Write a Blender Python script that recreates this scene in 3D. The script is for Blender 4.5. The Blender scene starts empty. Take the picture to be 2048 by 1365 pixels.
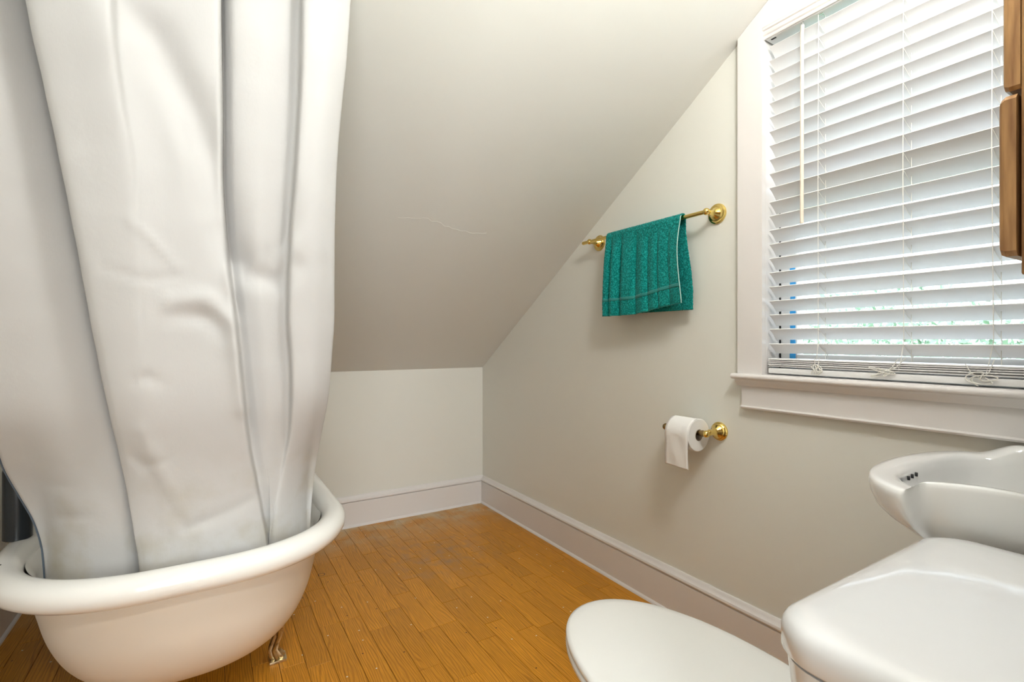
import bpy, bmesh, math, random
from mathutils import Vector, Matrix

# ------------------------------------------------------------------ camera, world, light
SC = bpy.context.scene
COL = SC.collection
THETA = math.radians(31.6)
cam_data = bpy.data.cameras.new('camera')
cam_data.sensor_fit = 'HORIZONTAL'
cam_data.sensor_width = 36.0
cam_data.lens = 994.0 / 2048.0 * 36.0
cam_data.clip_start = 0.01
cam = bpy.data.objects.new('camera', cam_data)
cam.location = (0, 0, 1.05)
cam.rotation_euler = (math.radians(90), 0, -THETA)
COL.objects.link(cam)
SC.camera = cam

world = bpy.data.worlds.new('overcast_sky')
world.use_nodes = True
wb = world.node_tree.nodes['Background']
wb.inputs['Color'].default_value = (0.76, 0.87, 1.0, 1)
wb.inputs['Strength'].default_value = 2.3
SC.world = world

VANITY_W = 0.8          # watts per vanity bulb (three bulbs)
ROOM_LAMP_W = 7.0       # ceiling lamp of the bathroom, out of the camera's view
HALL_W = 6.0            # added ceiling lamp in the unseen hall, for general fill
# added unseen area light filling the room from two metres behind the open doorway
hw = bpy.data.lights.new('hall_fill', 'AREA')
hw.shape = 'RECTANGLE'; hw.size = 1.2; hw.size_y = 1.4
hw.energy = 19.5
hw.color = (0.90, 0.96, 1.0)
hwo = bpy.data.objects.new('hall_fill', hw)
hwo.location = (-0.60, -2.15, 1.35)
hwo.rotation_euler = (math.radians(90), 0, 0)
COL.objects.link(hwo)
SC.view_settings.view_transform = 'Standard'
SC.view_settings.look = 'None'
SC.view_settings.exposure = 1.56
SC.view_settings.gamma = 1.0
SC.view_settings.use_curve_mapping = False

# ------------------------------------------------------------------ room measures (metres)
WX = 1.542      # inner face of the window wall
WL = -0.63      # inner face of the left wall
WY = 2.875      # inner face of the knee wall
RY = 0.06       # inner face of the wall behind toilet and basin
KZ = 0.878      # height of the knee wall
SL = 0.643      # rise of the sloped ceiling per metre
CZ = 2.40       # flat ceiling
def slope_z(y): return KZ + SL * (WY - y)
SY = WY - (CZ - KZ) / SL

# ------------------------------------------------------------------ helpers
def link(o, parent=None):
    COL.objects.link(o)
    if parent is not None:
        o.parent = parent
    return o

def tag(o, label=None, cat=None, group=None, kind=None):
    if label: o['label'] = label
    if cat: o['category'] = cat
    if group: o['group'] = group
    if kind: o['kind'] = kind
    return o

def empty(name, loc, label=None, cat=None, group=None, kind=None, parent=None):
    o = bpy.data.objects.new(name, None)
    o.empty_display_size = 0.05
    o.location = loc
    link(o, parent)
    return tag(o, label, cat, group, kind)

def mesh_obj(name, bm, mat, parent=None, smooth=True, angle=40, origin=None):
    """bmesh in world coordinates -> one object (child coordinates are corrected for the parent's location)"""
    bmesh.ops.recalc_face_normals(bm, faces=bm.faces[:])
    off = Vector((0, 0, 0))
    p = parent
    while p is not None:
        off += p.location
        p = p.parent
    own = Vector(origin) if origin is not None else Vector((0, 0, 0)) 
    if origin is not None:
        bmesh.ops.translate(bm, verts=bm.verts[:], vec=-own)
        loc = own - off
    else:
        bmesh.ops.translate(bm, verts=bm.verts[:], vec=-off)
        loc = Vector((0, 0, 0))
    me = bpy.data.meshes.new(name)
    bm.to_mesh(me)
    bm.free()
    if smooth:
        me.polygons.foreach_set('use_smooth', [True] * len(me.polygons))
        try:
            me.set_sharp_from_angle(angle=math.radians(angle))
        except Exception:
            pass
    me.materials.append(mat)
    o = bpy.data.objects.new(name, me)
    o.location = loc
    link(o, parent)
    return o

def B(): return bmesh.new()

def box(bm, lo, hi, bevel=0.0, seg=2):
    ret = bmesh.ops.create_cube(bm, size=1.0)
    vs = ret['verts']
    s = [hi[i] - lo[i] for i in range(3)]
    c = [(hi[i] + lo[i]) / 2 for i in range(3)]
    for v in vs:
        v.co = Vector((v.co.x * s[0] + c[0], v.co.y * s[1] + c[1], v.co.z * s[2] + c[2]))
    if bevel > 0:
        es = list({e for v in vs for e in v.link_edges})
        bmesh.ops.bevel(bm, geom=es, offset=bevel, segments=seg, profile=0.6, affect='EDGES')

def loft(bm, rings, cap0=True, cap1=True, closed=True):
    vr = [[bm.verts.new(p) for p in r] for r in rings]
    n = len(vr[0])
    for a, b in zip(vr[:-1], vr[1:]):
        for i in range(n if closed else n - 1):
            j = (i + 1) % n
            bm.faces.new((a[i], a[j], b[j], b[i]))
    if cap0: bm.faces.new(vr[0][::-1])
    if cap1: bm.faces.new(vr[-1])
    return vr

def prism(bm, pts, axis, a0, a1):
    """polygon extruded along an axis; pts are 2-tuples of the other two axes in order"""
    def p3(p, t):
        if axis == 'X': return Vector((t, p[0], p[1]))
        if axis == 'Y': return Vector((p[0], t, p[1]))
        return Vector((p[0], p[1], t))
    loft(bm, [[p3(p, a0) for p in pts], [p3(p, a1) for p in pts]])

def tube(bm, pts, r, n=8, closed=False, caps=True):
    pts = [Vector(p) for p in pts]
    m = len(pts)
    rad = r if isinstance(r, (list, tuple)) else [r] * m
    rings = []
    prev = None
    for i, p in enumerate(pts):
        if closed:
            t = pts[(i + 1) % m] - pts[i - 1]
        else:
            t = pts[min(i + 1, m - 1)] - pts[max(i - 1, 0)]
        if t.length < 1e-9: t = Vector((0, 0, 1))
        t.normalize()
        if prev is None:
            ref = Vector((0, 0, 1)) if abs(t.z) < 0.9 else Vector((1, 0, 0))
            u = t.cross(ref).normalized()
        else:
            u = prev - t * prev.dot(t)
            if u.length < 1e-6: u = t.orthogonal()
            u.normalize()
        w = t.cross(u)
        prev = u
        rings.append([p + (u * math.cos(k * 2 * math.pi / n) + w * math.sin(k * 2 * math.pi / n)) * rad[i] for k in range(n)])
    if closed:
        rings.append(rings[0])
        vr = [[bm.verts.new(q) for q in ring] for ring in rings[:-1]]
        for i in range(m):
            a, b = vr[i], vr[(i + 1) % m]
            for k in range(n):
                j = (k + 1) % n
                bm.faces.new((a[k], a[j], b[j], b[k]))
    else:
        loft(bm, rings, caps, caps)

def lathe(bm, prof, org, axis, n=40):
    """prof: (distance along the axis, radius)"""
    ax = Vector(axis).normalized()
    u = ax.orthogonal().normalized()
    w = ax.cross(u)
    org = Vector(org)
    rings = []
    for d, r in prof:
        r = max(r, 1e-5)
        rings.append([org + ax * d + (u * math.cos(k * 2 * math.pi / n) + w * math.sin(k * 2 * math.pi / n)) * r for k in range(n)])
    loft(bm, rings)

def rrect(cx, cy, hx, hy, r, n=8):
    """rounded rectangle, counter-clockwise, 4*(n+1) points"""
    out = []
    for qx, qy, a0 in ((1, 1, 0), (-1, 1, 90), (-1, -1, 180), (1, -1, 270)):
        for k in range(n + 1):
            a = math.radians(a0 + 90 * k / n)
            out.append((cx + qx * (hx - r) + r * math.cos(a), cy + qy * (hy - r) + r * math.sin(a)))
    return out

def sm(t): 
    t = max(0.0, min(1.0, t)); return t * t * (3 - 2 * t)

def interp(x, xs, ys):
    if x <= xs[0]: return ys[0]
    for i in range(len(xs) - 1):
        if x <= xs[i + 1]:
            k = (x - xs[i]) / (xs[i + 1] - xs[i])
            return ys[i] * (1 - k) + ys[i + 1] * k
    return ys[-1]

# ------------------------------------------------------------------ materials
def new_mat(name):
    m = bpy.data.materials.new(name)
    m.use_nodes = True
    nt = m.node_tree
    return m, nt, nt.nodes['Principled BSDF']

def N(nt, kind, **kw):
    n = nt.nodes.new(kind)
    for k, v in kw.items():
        if k in ('operation', 'blend_type', 'data_type', 'noise_dimensions', 'feature', 'wave_type', 'bands_direction', 'clamp'):
            setattr(n, k, v)
        else:
            n.inputs[k].default_value = v
    return n

def simple(name, col, rough=0.5, metal=0.0, coat=0.0, bump=None, spec=0.5, var=None, sheen=0.0):
    """plain colour with optional noise bump (scale, strength, distance) and colour variation (scale, second colour, low, high)"""
    m, nt, b = new_mat(name)
    b.inputs['Base Color'].default_value = (*col, 1)
    b.inputs['Roughness'].default_value = rough
    b.inputs['Metallic'].default_value = metal
    b.inputs['Coat Weight'].default_value = coat
    b.inputs['Coat Roughness'].default_value = 0.05
    b.inputs['Specular IOR Level'].default_value = spec
    b.inputs['Sheen Weight'].default_value = sheen
    geo = N(nt, 'ShaderNodeNewGeometry')
    if bump:
        nz = N(nt, 'ShaderNodeTexNoise', Scale=bump[0], Detail=4.0)
        nt.links.new(geo.outputs['Position'], nz.inputs['Vector'])
        bp = N(nt, 'ShaderNodeBump', Strength=bump[1], Distance=bump[2])
        nt.links.new(nz.outputs['Fac'], bp.inputs['Height'])
        nt.links.new(bp.outputs['Normal'], b.inputs['Normal'])
    if var:
        nz = N(nt, 'ShaderNodeTexNoise', Scale=var[0], Detail=5.0)
        nt.links.new(geo.outputs['Position'], nz.inputs['Vector'])
        mr = N(nt, 'ShaderNodeMapRange')
        mr.inputs['From Min'].default_value = var[2]
        mr.inputs['From Max'].default_value = var[3]
        nt.links.new(nz.outputs['Fac'], mr.inputs['Value'])
        mx = N(nt, 'ShaderNodeMix', data_type='RGBA')
        mx.inputs['A'].default_value = (*col, 1)
        mx.inputs['B'].default_value = (*var[1], 1)
        nt.links.new(mr.outputs['Result'], mx.inputs['Factor'])
        nt.links.new(mx.outputs['Result'], b.inputs['Base Color'])
    return m

def floor_wood():
    m, nt, b = new_mat('floor_wood')
    lk = nt.links.new
    geo = N(nt, 'ShaderNodeNewGeometry')
    info = N(nt, 'ShaderNodeObjectInfo')
    # every plank reads its own piece of the grain
    rnd = N(nt, 'ShaderNodeVectorMath', operation='SCALE')
    cmb = N(nt, 'ShaderNodeCombineXYZ')
    lk(info.outputs['Random'], cmb.inputs['X']); lk(info.outputs['Random'], cmb.inputs['Y'])
    rnd.inputs['Scale'].default_value = 37.0
    lk(cmb.outputs['Vector'], rnd.inputs[0])
    add = N(nt, 'ShaderNodeVectorMath', operation='ADD')
    lk(geo.outputs['Position'], add.inputs[0]); lk(rnd.outputs['Vector'], add.inputs[1])
    mp = N(nt, 'ShaderNodeMapping')
    mp.inputs['Scale'].default_value = (1.0, 0.13, 1.0)
    lk(add.outputs['Vector'], mp.inputs['Vector'])
    # cathedral rings
    warp = N(nt, 'ShaderNodeTexNoise', Scale=14.0, Detail=2.0)
    lk(mp.outputs['Vector'], warp.inputs['Vector'])
    wsc = N(nt, 'ShaderNodeVectorMath', operation='SCALE')
    wsc.inputs['Scale'].default_value = 0.075
    lk(warp.outputs['Color'], wsc.inputs[0])
    wadd = N(nt, 'ShaderNodeVectorMath', operation='ADD')
    lk(mp.outputs['Vector'], wadd.inputs[0]); lk(wsc.outputs['Vector'], wadd.inputs[1])
    wave = N(nt, 'ShaderNodeTexWave', wave_type='BANDS', bands_direction='X')
    wave.inputs['Scale'].default_value = 42.0
    wave.inputs['Distortion'].default_value = 2.6
    wave.inputs['Detail'].default_value = 2.0
    wave.inputs['Detail Scale'].default_value = 1.3
    lk(wadd.outputs['Vector'], wave.inputs['Vector'])
    mp2 = N(nt, 'ShaderNodeMapping')
    mp2.inputs['Scale'].default_value = (1.0, 0.05, 1.0)
    lk(add.outputs['Vector'], mp2.inputs['Vector'])
    fine = N(nt, 'ShaderNodeTexNoise', Scale=260.0, Detail=4.0)
    lk(mp2.outputs['Vector'], fine.inputs['Vector'])
    ramp = N(nt, 'ShaderNodeValToRGB')
    e = ramp.color_ramp.elements
    e[0].position = 0.0; e[0].color = (0.45, 0.180, 0.014, 1)
    e[1].position = 0.62; e[1].color = (0.60, 0.258, 0.022, 1)
    lk(wave.outputs['Fac'], ramp.inputs['Fac'])
    fr = N(nt, 'ShaderNodeMapRange')
    fr.inputs['From Min'].default_value = 0.3; fr.inputs['From Max'].default_value = 0.7
    fr.inputs['To Min'].default_value = 0.80; fr.inputs['To Max'].default_value = 1.12
    lk(fine.outputs['Fac'], fr.inputs['Value'])
    pr = N(nt, 'ShaderNodeMapRange')
    pr.inputs['To Min'].default_value = 0.90; pr.inputs['To Max'].default_value = 1.10
    lk(info.outputs['Random'], pr.inputs['Value'])
    mm = N(nt, 'ShaderNodeMath', operation='MULTIPLY')
    lk(fr.outputs['Result'], mm.inputs[0]); lk(pr.outputs['Result'], mm.inputs[1])
    tint = N(nt, 'ShaderNodeVectorMath', operation='SCALE')
    lk(ramp.outputs['Color'], tint.inputs[0]); lk(mm.outputs['Value'], tint.inputs['Scale'])
    # plaster dust that gathered along the knee wall and in the corner
    sep = N(nt, 'ShaderNodeSeparateXYZ')
    lk(geo.outputs['Position'], sep.inputs['Vector'])
    dn = N(nt, 'ShaderNodeMapRange')
    dn.inputs['From Min'].default_value = 2.45; dn.inputs['From Max'].default_value = 2.86
    lk(sep.outputs['Y'], dn.inputs['Value'])
    dnz = N(nt, 'ShaderNodeTexNoise', Scale=9.0, Detail=8.0)
    lk(geo.outputs['Position'], dnz.inputs['Vector'])
    dmr = N(nt, 'ShaderNodeMapRange')
    dmr.inputs['From Min'].default_value = 0.34; dmr.inputs['From Max'].default_value = 0.62
    lk(dnz.outputs['Fac'], dmr.inputs['Value'])
    dm = N(nt, 'ShaderNodeMath', operation='MULTIPLY')
    lk(dn.outputs['Result'], dm.inputs[0]); lk(dmr.outputs['Result'], dm.inputs[1])
    dm2 = N(nt, 'ShaderNodeMath', operation='MULTIPLY'); dm2.inputs[1].default_value = 1.0
    lk(dm.outputs['Value'], dm2.inputs[0])
    mxd = N(nt, 'ShaderNodeMix', data_type='RGBA')
    mxd.inputs['B'].default_value = (0.56, 0.45, 0.30, 1)
    lk(dm2.outputs['Value'], mxd.inputs['Factor']); lk(tint.outputs['Vector'], mxd.inputs['A'])
    # scuffed grey patch in the middle of the floor
    dist = N(nt, 'ShaderNodeVectorMath', operation='DISTANCE')
    dist.inputs[1].default_value = (0.98, 2.28, 0.0)
    lk(geo.outputs['Position'], dist.inputs[0])
    sc = N(nt, 'ShaderNodeMapRange')
    sc.inputs['From Min'].default_value = 0.34; sc.inputs['From Max'].default_value = 0.0
    lk(dist.outputs['Value'], sc.inputs['Value'])
    snz = N(nt, 'ShaderNodeTexNoise', Scale=15.0, Detail=6.0)
    lk(geo.outputs['Position'], snz.inputs['Vector'])
    smr = N(nt, 'ShaderNodeMapRange')
    smr.inputs['From Min'].default_value = 0.45; smr.inputs['From Max'].default_value = 0.75
    lk(snz.outputs['Fac'], smr.inputs['Value'])
    sm2 = N(nt, 'ShaderNodeMath', operation='MULTIPLY')
    lk(sc.outputs['Result'], sm2.inputs[0]); lk(smr.outputs['Result'], sm2.inputs[1])
    mxs = N(nt, 'ShaderNodeMix', data_type='RGBA')
    mxs.inputs['B'].default_value = (0.27, 0.19, 0.13, 1)
    lk(sm2.outputs['Value'], mxs.inputs['Factor']); lk(mxd.outputs['Result'], mxs.inputs['A'])
    # white and dark specks
    def specks(scale, lim, keep, col, src):
        v = N(nt, 'ShaderNodeTexVoronoi', Scale=scale)
        v.voronoi_dimensions = '2D'
        lk(geo.outputs['Position'], v.inputs['Vector'])
        lt = N(nt, 'ShaderNodeMath', operation='LESS_THAN'); lt.inputs[1].default_value = lim
        lk(v.outputs['Distance'], lt.inputs[0])
        sp = N(nt, 'ShaderNodeSeparateColor')
        lk(v.outputs['Color'], sp.inputs['Color'])
        k = N(nt, 'ShaderNodeMath', operation='LESS_THAN'); k.inputs[1].default_value = keep
        lk(sp.outputs[0], k.inputs[0])
        mu = N(nt, 'ShaderNodeMath', operation='MULTIPLY')
        lk(lt.outputs['Value'], mu.inputs[0]); lk(k.outputs['Value'], mu.inputs[1])
        mx = N(nt, 'ShaderNodeMix', data_type='RGBA')
        mx.inputs['B'].default_value = (*col, 1)
        lk(mu.outputs['Value'], mx.inputs['Factor']); lk(src, mx.inputs['A'])
        return mx.outputs['Result']
    c = specks(11.0, 0.030, 0.27, (0.75, 0.70, 0.58), mxs.outputs['Result'])
    c = specks(9.0, 0.026, 0.22, (0.08, 0.03, 0.01), c)
    # a dark ring left by something that stood near the tub
    rd = N(nt, 'ShaderNodeVectorMath', operation='DISTANCE')
    rd.inputs[1].default_value = (0.441, 2.35, 0.0)
    lk(geo.outputs['Position'], rd.inputs[0])
    cp = N(nt, 'ShaderNodeMath', operation='COMPARE'); cp.inputs[1].default_value = 0.0135; cp.inputs[2].default_value = 0.0018
    lk(rd.outputs['Value'], cp.inputs[0])
    mxr = N(nt, 'ShaderNodeMix', data_type='RGBA')
    mxr.inputs['B'].default_value = (0.10, 0.04, 0.015, 1)
    lk(cp.outputs['Value'], mxr.inputs['Factor']); lk(c, mxr.inputs['A'])
    lk(mxr.outputs['Result'], b.inputs['Base Color'])
    rr = N(nt, 'ShaderNodeMapRange')
    rr.inputs['To Min'].default_value = 0.34; rr.inputs['To Max'].default_value = 0.85
    lk(dm2.outputs['Value'], rr.inputs['Value'])
    lk(rr.outputs['Result'], b.inputs['Roughness'])
    b.inputs['Specular IOR Level'].default_value = 0.22
    bp = N(nt, 'ShaderNodeBump', Strength=0.12, Distance=0.0006)
    lk(fine.outputs['Fac'], bp.inputs['Height'])
    lk(bp.outputs['Normal'], b.inputs['Normal'])
    return m

def cabinet_wood():
    m, nt, b = new_mat('cabinet_oak')
    lk = nt.links.new
    geo = N(nt, 'ShaderNodeNewGeometry')
    mp = N(nt, 'ShaderNodeMapping')
    mp.inputs['Scale'].default_value = (1, 1, 0.08)
    lk(geo.outputs['Position'], mp.inputs['Vector'])
    nz = N(nt, 'ShaderNodeTexNoise', Scale=120.0, Detail=5.0)
    lk(mp.outputs['Vector'], nz.inputs['Vector'])
    ramp = N(nt, 'ShaderNodeValToRGB')
    e = ramp.color_ramp.elements
    e[0].position = 0.3; e[0].color = (0.22, 0.10, 0.032, 1)
    e[1].position = 0.7; e[1].color = (0.44, 0.24, 0.09, 1)
    lk(nz.outputs['Fac'], ramp.inputs['Fac'])
    lk(ramp.outputs['Color'], b.inputs['Base Color'])
    b.inputs['Roughness'].default_value = 0.4
    return m

def cloth_mat():
    m, nt, b = new_mat('curtain_cloth')
    lk = nt.links.new
    geo = N(nt, 'ShaderNodeNewGeometry')
    sep = N(nt, 'ShaderNodeSeparateXYZ')
    lk(geo.outputs['Position'], sep.inputs['Vector'])
    # mildew stains near the wet lower hem
    low = N(nt, 'ShaderNodeMapRange')
    low.inputs['From Min'].default_value = 0.85; low.inputs['From Max'].default_value = 0.55
    lk(sep.outputs['Z'], low.inputs['Value'])
    nz = N(nt, 'ShaderNodeTexNoise', Scale=9.0, Detail=7.0)
    lk(geo.outputs['Position'], nz.inputs['Vector'])
    mr = N(nt, 'ShaderNodeMapRange')
    mr.inputs['From Min'].default_value = 0.48; mr.inputs['From Max'].default_value = 0.75
    lk(nz.outputs['Fac'], mr.inputs['Value'])
    mu = N(nt, 'ShaderNodeMath', operation='MULTIPLY')
    lk(low.outputs['Result'], mu.inputs[0]); lk(mr.outputs['Result'], mu.inputs[1])
    mx = N(nt, 'ShaderNodeMix', data_type='RGBA')
    mx.inputs['A'].default_value = (0.610, 0.602, 0.590, 1)
    mx.inputs['B'].default_value = (0.46, 0.42, 0.33, 1)
    lk(mu.outputs['Value'], mx.inputs['Factor'])
    lk(mx.outputs['Result'], b.inputs['Base Color'])
    b.inputs['Roughness'].default_value = 0.62
    b.inputs['Specular IOR Level'].default_value = 0.35
    # woven threads and small wrinkles
    w1 = N(nt, 'ShaderNodeTexNoise', Scale=26.0, Detail=4.0)
    lk(geo.outputs['Position'], w1.inputs['Vector'])
    bp = N(nt, 'ShaderNodeBump', Strength=0.25, Distance=0.004)
    lk(w1.outputs['Fac'], bp.inputs['Height'])
    mp = N(nt, 'ShaderNodeMapping'); mp.inputs['Scale'].default_value = (1, 1, 0.12)
    lk(geo.outputs['Position'], mp.inputs['Vector'])
    w2 = N(nt, 'ShaderNodeTexNoise', Scale=500.0, Detail=2.0)
    lk(mp.outputs['Vector'], w2.inputs['Vector'])
    bp2 = N(nt, 'ShaderNodeBump', Strength=0.15, Distance=0.0006)
    lk(w2.outputs['Fac'], bp2.inputs['Height'])
    lk(bp.outputs['Normal'], bp2.inputs['Normal'])
    lk(bp2.outputs['Normal'], b.inputs['Normal'])
    tr = N(nt, 'ShaderNodeBsdfTranslucent')
    tr.inputs['Color'].default_value = (0.75, 0.74, 0.70, 1)
    ms = N(nt, 'ShaderNodeMixShader'); ms.inputs['Fac'].default_value = 0.14
    lk(b.outputs['BSDF'], ms.inputs[1]); lk(tr.outputs['BSDF'], ms.inputs[2])
    lk(ms.outputs['Shader'], nt.nodes['Material Output'].inputs['Surface'])
    return m

def glass_mat():
    m, nt, b = new_mat('window_glass')
    lk = nt.links.new
    t = N(nt, 'ShaderNodeBsdfTransparent'); t.inputs['Color'].default_value = (0.95, 0.97, 0.97, 1)
    g = N(nt, 'ShaderNodeBsdfGlossy'); g.inputs['Roughness'].default_value = 0.02
    fr = N(nt, 'ShaderNodeFresnel'); fr.inputs['IOR'].default_value = 1.45
    ms = N(nt, 'ShaderNodeMixShader')
    lk(fr.outputs['Fac'], ms.inputs['Fac'])
    lk(t.outputs['BSDF'], ms.inputs[1]); lk(g.outputs['BSDF'], ms.inputs[2])
    lk(ms.outputs['Shader'], nt.nodes['Material Output'].inputs['Surface'])
    return m

def emit_mat(name, col, strength):
    m, nt, b = new_mat(name)
    b.inputs['Base Color'].default_value = (0.9, 0.9, 0.88, 1)
    b.inputs['Emission Color'].default_value = (*col, 1)
    b.inputs['Emission Strength'].default_value = strength
    return m

M = {}
M['wall'] = simple('wall_paint', (0.755, 0.750, 0.690), 0.50, bump=(60, 0.06, 0.003), spec=0.3)
M['ceil'] = simple('ceiling_paint', (0.725, 0.730, 0.690), 0.55, bump=(7, 0.10, 0.012), spec=0.25)
M['trim'] = simple('trim_paint', (0.75, 0.72, 0.70), 0.32, bump=(40, 0.05, 0.002))
M['shade'] = simple('blind_white', (0.79, 0.785, 0.78), 0.38)
M['cord'] = simple('cord_white', (0.82, 0.80, 0.74), 0.6)
M['wand'] = simple('wand_cream', (0.80, 0.70, 0.58), 0.35)
M['porc'] = simple('porcelain', (0.635, 0.635, 0.635), 0.09, coat=0.5, bump=(9, 0.10, 0.006))
M['basin'] = simple('basin_ceramic', (0.80, 0.80, 0.79), 0.09, coat=0.5)
M['seat'] = simple('seat_plastic', (0.70, 0.695, 0.665), 0.24)
M['enamel'] = simple('tub_enamel', (0.83, 0.82, 0.785), 0.16, coat=0.3)
M['tubout'] = simple('tub_outer_paint', (0.76, 0.705, 0.62), 0.36, var=(2.0, (0.70, 0.64, 0.53), 0.45, 0.75))
M['chip'] = simple('enamel_chip', (0.03, 0.028, 0.025), 0.6)
M['brass'] = simple('brass', (0.80, 0.60, 0.20), 0.16, metal=1.0)
M['oldbrass'] = simple('tarnished_brass', (0.32, 0.22, 0.10), 0.35, metal=1.0)
M['foot'] = simple('foot_metal', (0.66, 0.57, 0.38), 0.30, metal=1.0, var=(60, (0.30, 0.24, 0.13), 0.5, 0.7))
M['chrome'] = simple('chrome', (0.75, 0.75, 0.76), 0.12, metal=1.0)
M['towel'] = simple('towel_terry', (0.002, 0.165, 0.145), 0.95, bump=(330, 0.9, 0.004), sheen=0.08, var=(190, (0.020, 0.42, 0.385), 0.42, 0.68), spec=0.04)
M['band'] = simple('towel_band', (0.020, 0.215, 0.195), 0.7, bump=(1500, 0.3, 0.0008), sheen=0.2, spec=0.2)
M['selv'] = simple('towel_selvage', (0.42, 0.62, 0.56), 0.8)
M['paper'] = simple('tissue_paper', (0.86, 0.845, 0.825), 0.85, bump=(500, 0.25, 0.001), spec=0.2)
M['card'] = simple('cardboard', (0.34, 0.27, 0.21), 0.8)
M['tape'] = simple('masking_tape', (0.04, 0.36, 0.78), 0.6)
M['dark'] = simple('dark_gap', (0.02, 0.02, 0.022), 0.8)
M['bottle'] = simple('bottle_plastic', (0.018, 0.022, 0.026), 0.25)
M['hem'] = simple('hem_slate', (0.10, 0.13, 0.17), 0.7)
M['sub'] = simple('floor_seam', (0.20, 0.085, 0.02), 0.7)
M['leaf'] = simple('leaf_green', (0.16, 0.26, 0.15), 0.55, var=(3.0, (0.34, 0.46, 0.32), 0.4, 0.6))
M['bark'] = simple('bark', (0.16, 0.11, 0.07), 0.9, bump=(30, 0.5, 0.02))
M['lawn'] = simple('lawn', (0.16, 0.26, 0.09), 0.9, var=(2.0, (0.26, 0.33, 0.15), 0.4, 0.6))
M['wood'] = floor_wood()
M['oak'] = cabinet_wood()
M['cloth'] = cloth_mat()
M['glass'] = glass_mat()

# ------------------------------------------------------------------ room shell
TH = 0.16
HL = -1.7
b = B()
box(b, (WL - TH, RY - 0.12, -0.12), (WX + TH, WY + TH, -0.004))
box(b, (HL - 0.1, -2.3, -0.12), (WX + TH, RY - 0.12, -0.004))
floor = mesh_obj('floor', b, M['sub'], smooth=False)
tag(floor, 'honey-brown wood-strip floor between tub and window wall', 'floor', kind='structure')

b = B(); box(b, (WL - TH, WY, -0.004), (WX, WY + TH, KZ + 0.1))
tag(mesh_obj('wall_back', b, M['wall'], smooth=False), 'low greige knee wall under the sloped ceiling', 'wall', kind='structure')

OY0, OY1, OZ0, OZ1 = 0.23, 0.95, 0.92, 2.065      # hole for the window
b = B()
top = lambda y: min(CZ, slope_z(y)) + 0.02
prism(b, [(OY1, -0.004), (WY + TH, -0.004), (WY + TH, KZ), (WY, KZ + 0.02), (OY1, top(OY1))], 'X', WX, WX + TH)
prism(b, [(OY0, -0.004), (OY1, -0.004), (OY1, OZ0), (OY0, OZ0)], 'X', WX, WX + TH)
prism(b, [(OY0, OZ1), (OY1, OZ1), (OY1, top(OY1)), (SY, CZ + 0.02), (OY0, CZ + 0.02)], 'X', WX, WX + TH)
prism(b, [(RY - 0.12, -0.004), (OY0, -0.004), (OY0, CZ + 0.02), (RY - 0.12, CZ + 0.02)], 'X', WX, WX + TH)
tag(mesh_obj('wall_right', b, M['wall'], smooth=False), 'greige gable wall with the blind-covered window', 'wall', kind='structure')

b = B(); box(b, (WL - TH, RY - 0.12, -0.004), (WL, WY, CZ + 0.02))
tag(mesh_obj('wall_left', b, M['wall'], smooth=False), 'shaded greige wall behind the tub on the left edge', 'wall', kind='structure')

# wall behind toilet and basin; the photographer stands in its doorway
DX0, DX1, DZ = -0.44, 0.46, 2.05
b = B()
box(b, (WL, RY - 0.12, -0.004), (DX0, RY, CZ + 0.02))
box(b, (DX1, RY - 0.12, -0.004), (WX, RY, CZ + 0.02))
box(b, (DX0, RY - 0.12, DZ), (DX1, RY, CZ + 0.02))
tag(mesh_obj('wall_front', b, M['wall'], smooth=False), 'greige wall behind toilet tank and basin', 'wall', kind='structure')
# hall beyond the doorway
b = B()
box(b, (WX, -2.2, -0.004), (WX + 0.1, RY - 0.12, CZ + 0.02))
box(b, (HL, -2.3, -0.004), (WX + 0.1, -2.2, CZ + 0.02))
box(b, (HL - 0.1, -2.3, -0.004), (HL, RY - 0.12, CZ + 0.02))
box(b, (HL, RY - 0.13, -0.004), (WL - TH, RY - 0.02, CZ + 0.02))
tag(mesh_obj('wall_hall', b, M['wall'], smooth=False), 'greige hall walls beyond the doorway', 'wall', kind='structure')

b = B()
prism(b, [(WY + 0.02, KZ - SL * 0.02), (WY + TH, KZ - SL * 0.02), (WY + TH, KZ + 0.14), (SY, CZ + 0.14), (SY, CZ)], 'X', WL, WX)
ceil = mesh_obj('ceiling', b, M['ceil'], smooth=False)
tag(ceil, 'pale sloped plaster ceiling falling to the knee wall', 'ceiling', kind='structure')
b = B()
rnd = random.Random(3)
pts = []
for k in range(21):
    x = 0.629 + 0.020 * k
    yy = 1.868 + 0.0005 * k + rnd.uniform(-0.006, 0.006) - 0.014 * math.sin(k * 0.3)
    pts.append((x, yy, slope_z(yy)))
tube(b, pts, 0.0007, 5)
mesh_obj('plaster_crack', b, M['ceil'], ceil)
b = B()
box(b, (WL, RY - 0.12, CZ), (WX, SY, CZ + 0.12))
box(b, (HL, -2.2, CZ), (WX, RY - 0.12, CZ + 0.12))
tag(mesh_obj('ceiling', b, M['ceil'], smooth=False), 'flat part of the ceiling above toilet and basin', 'ceiling', kind='structure')

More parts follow.
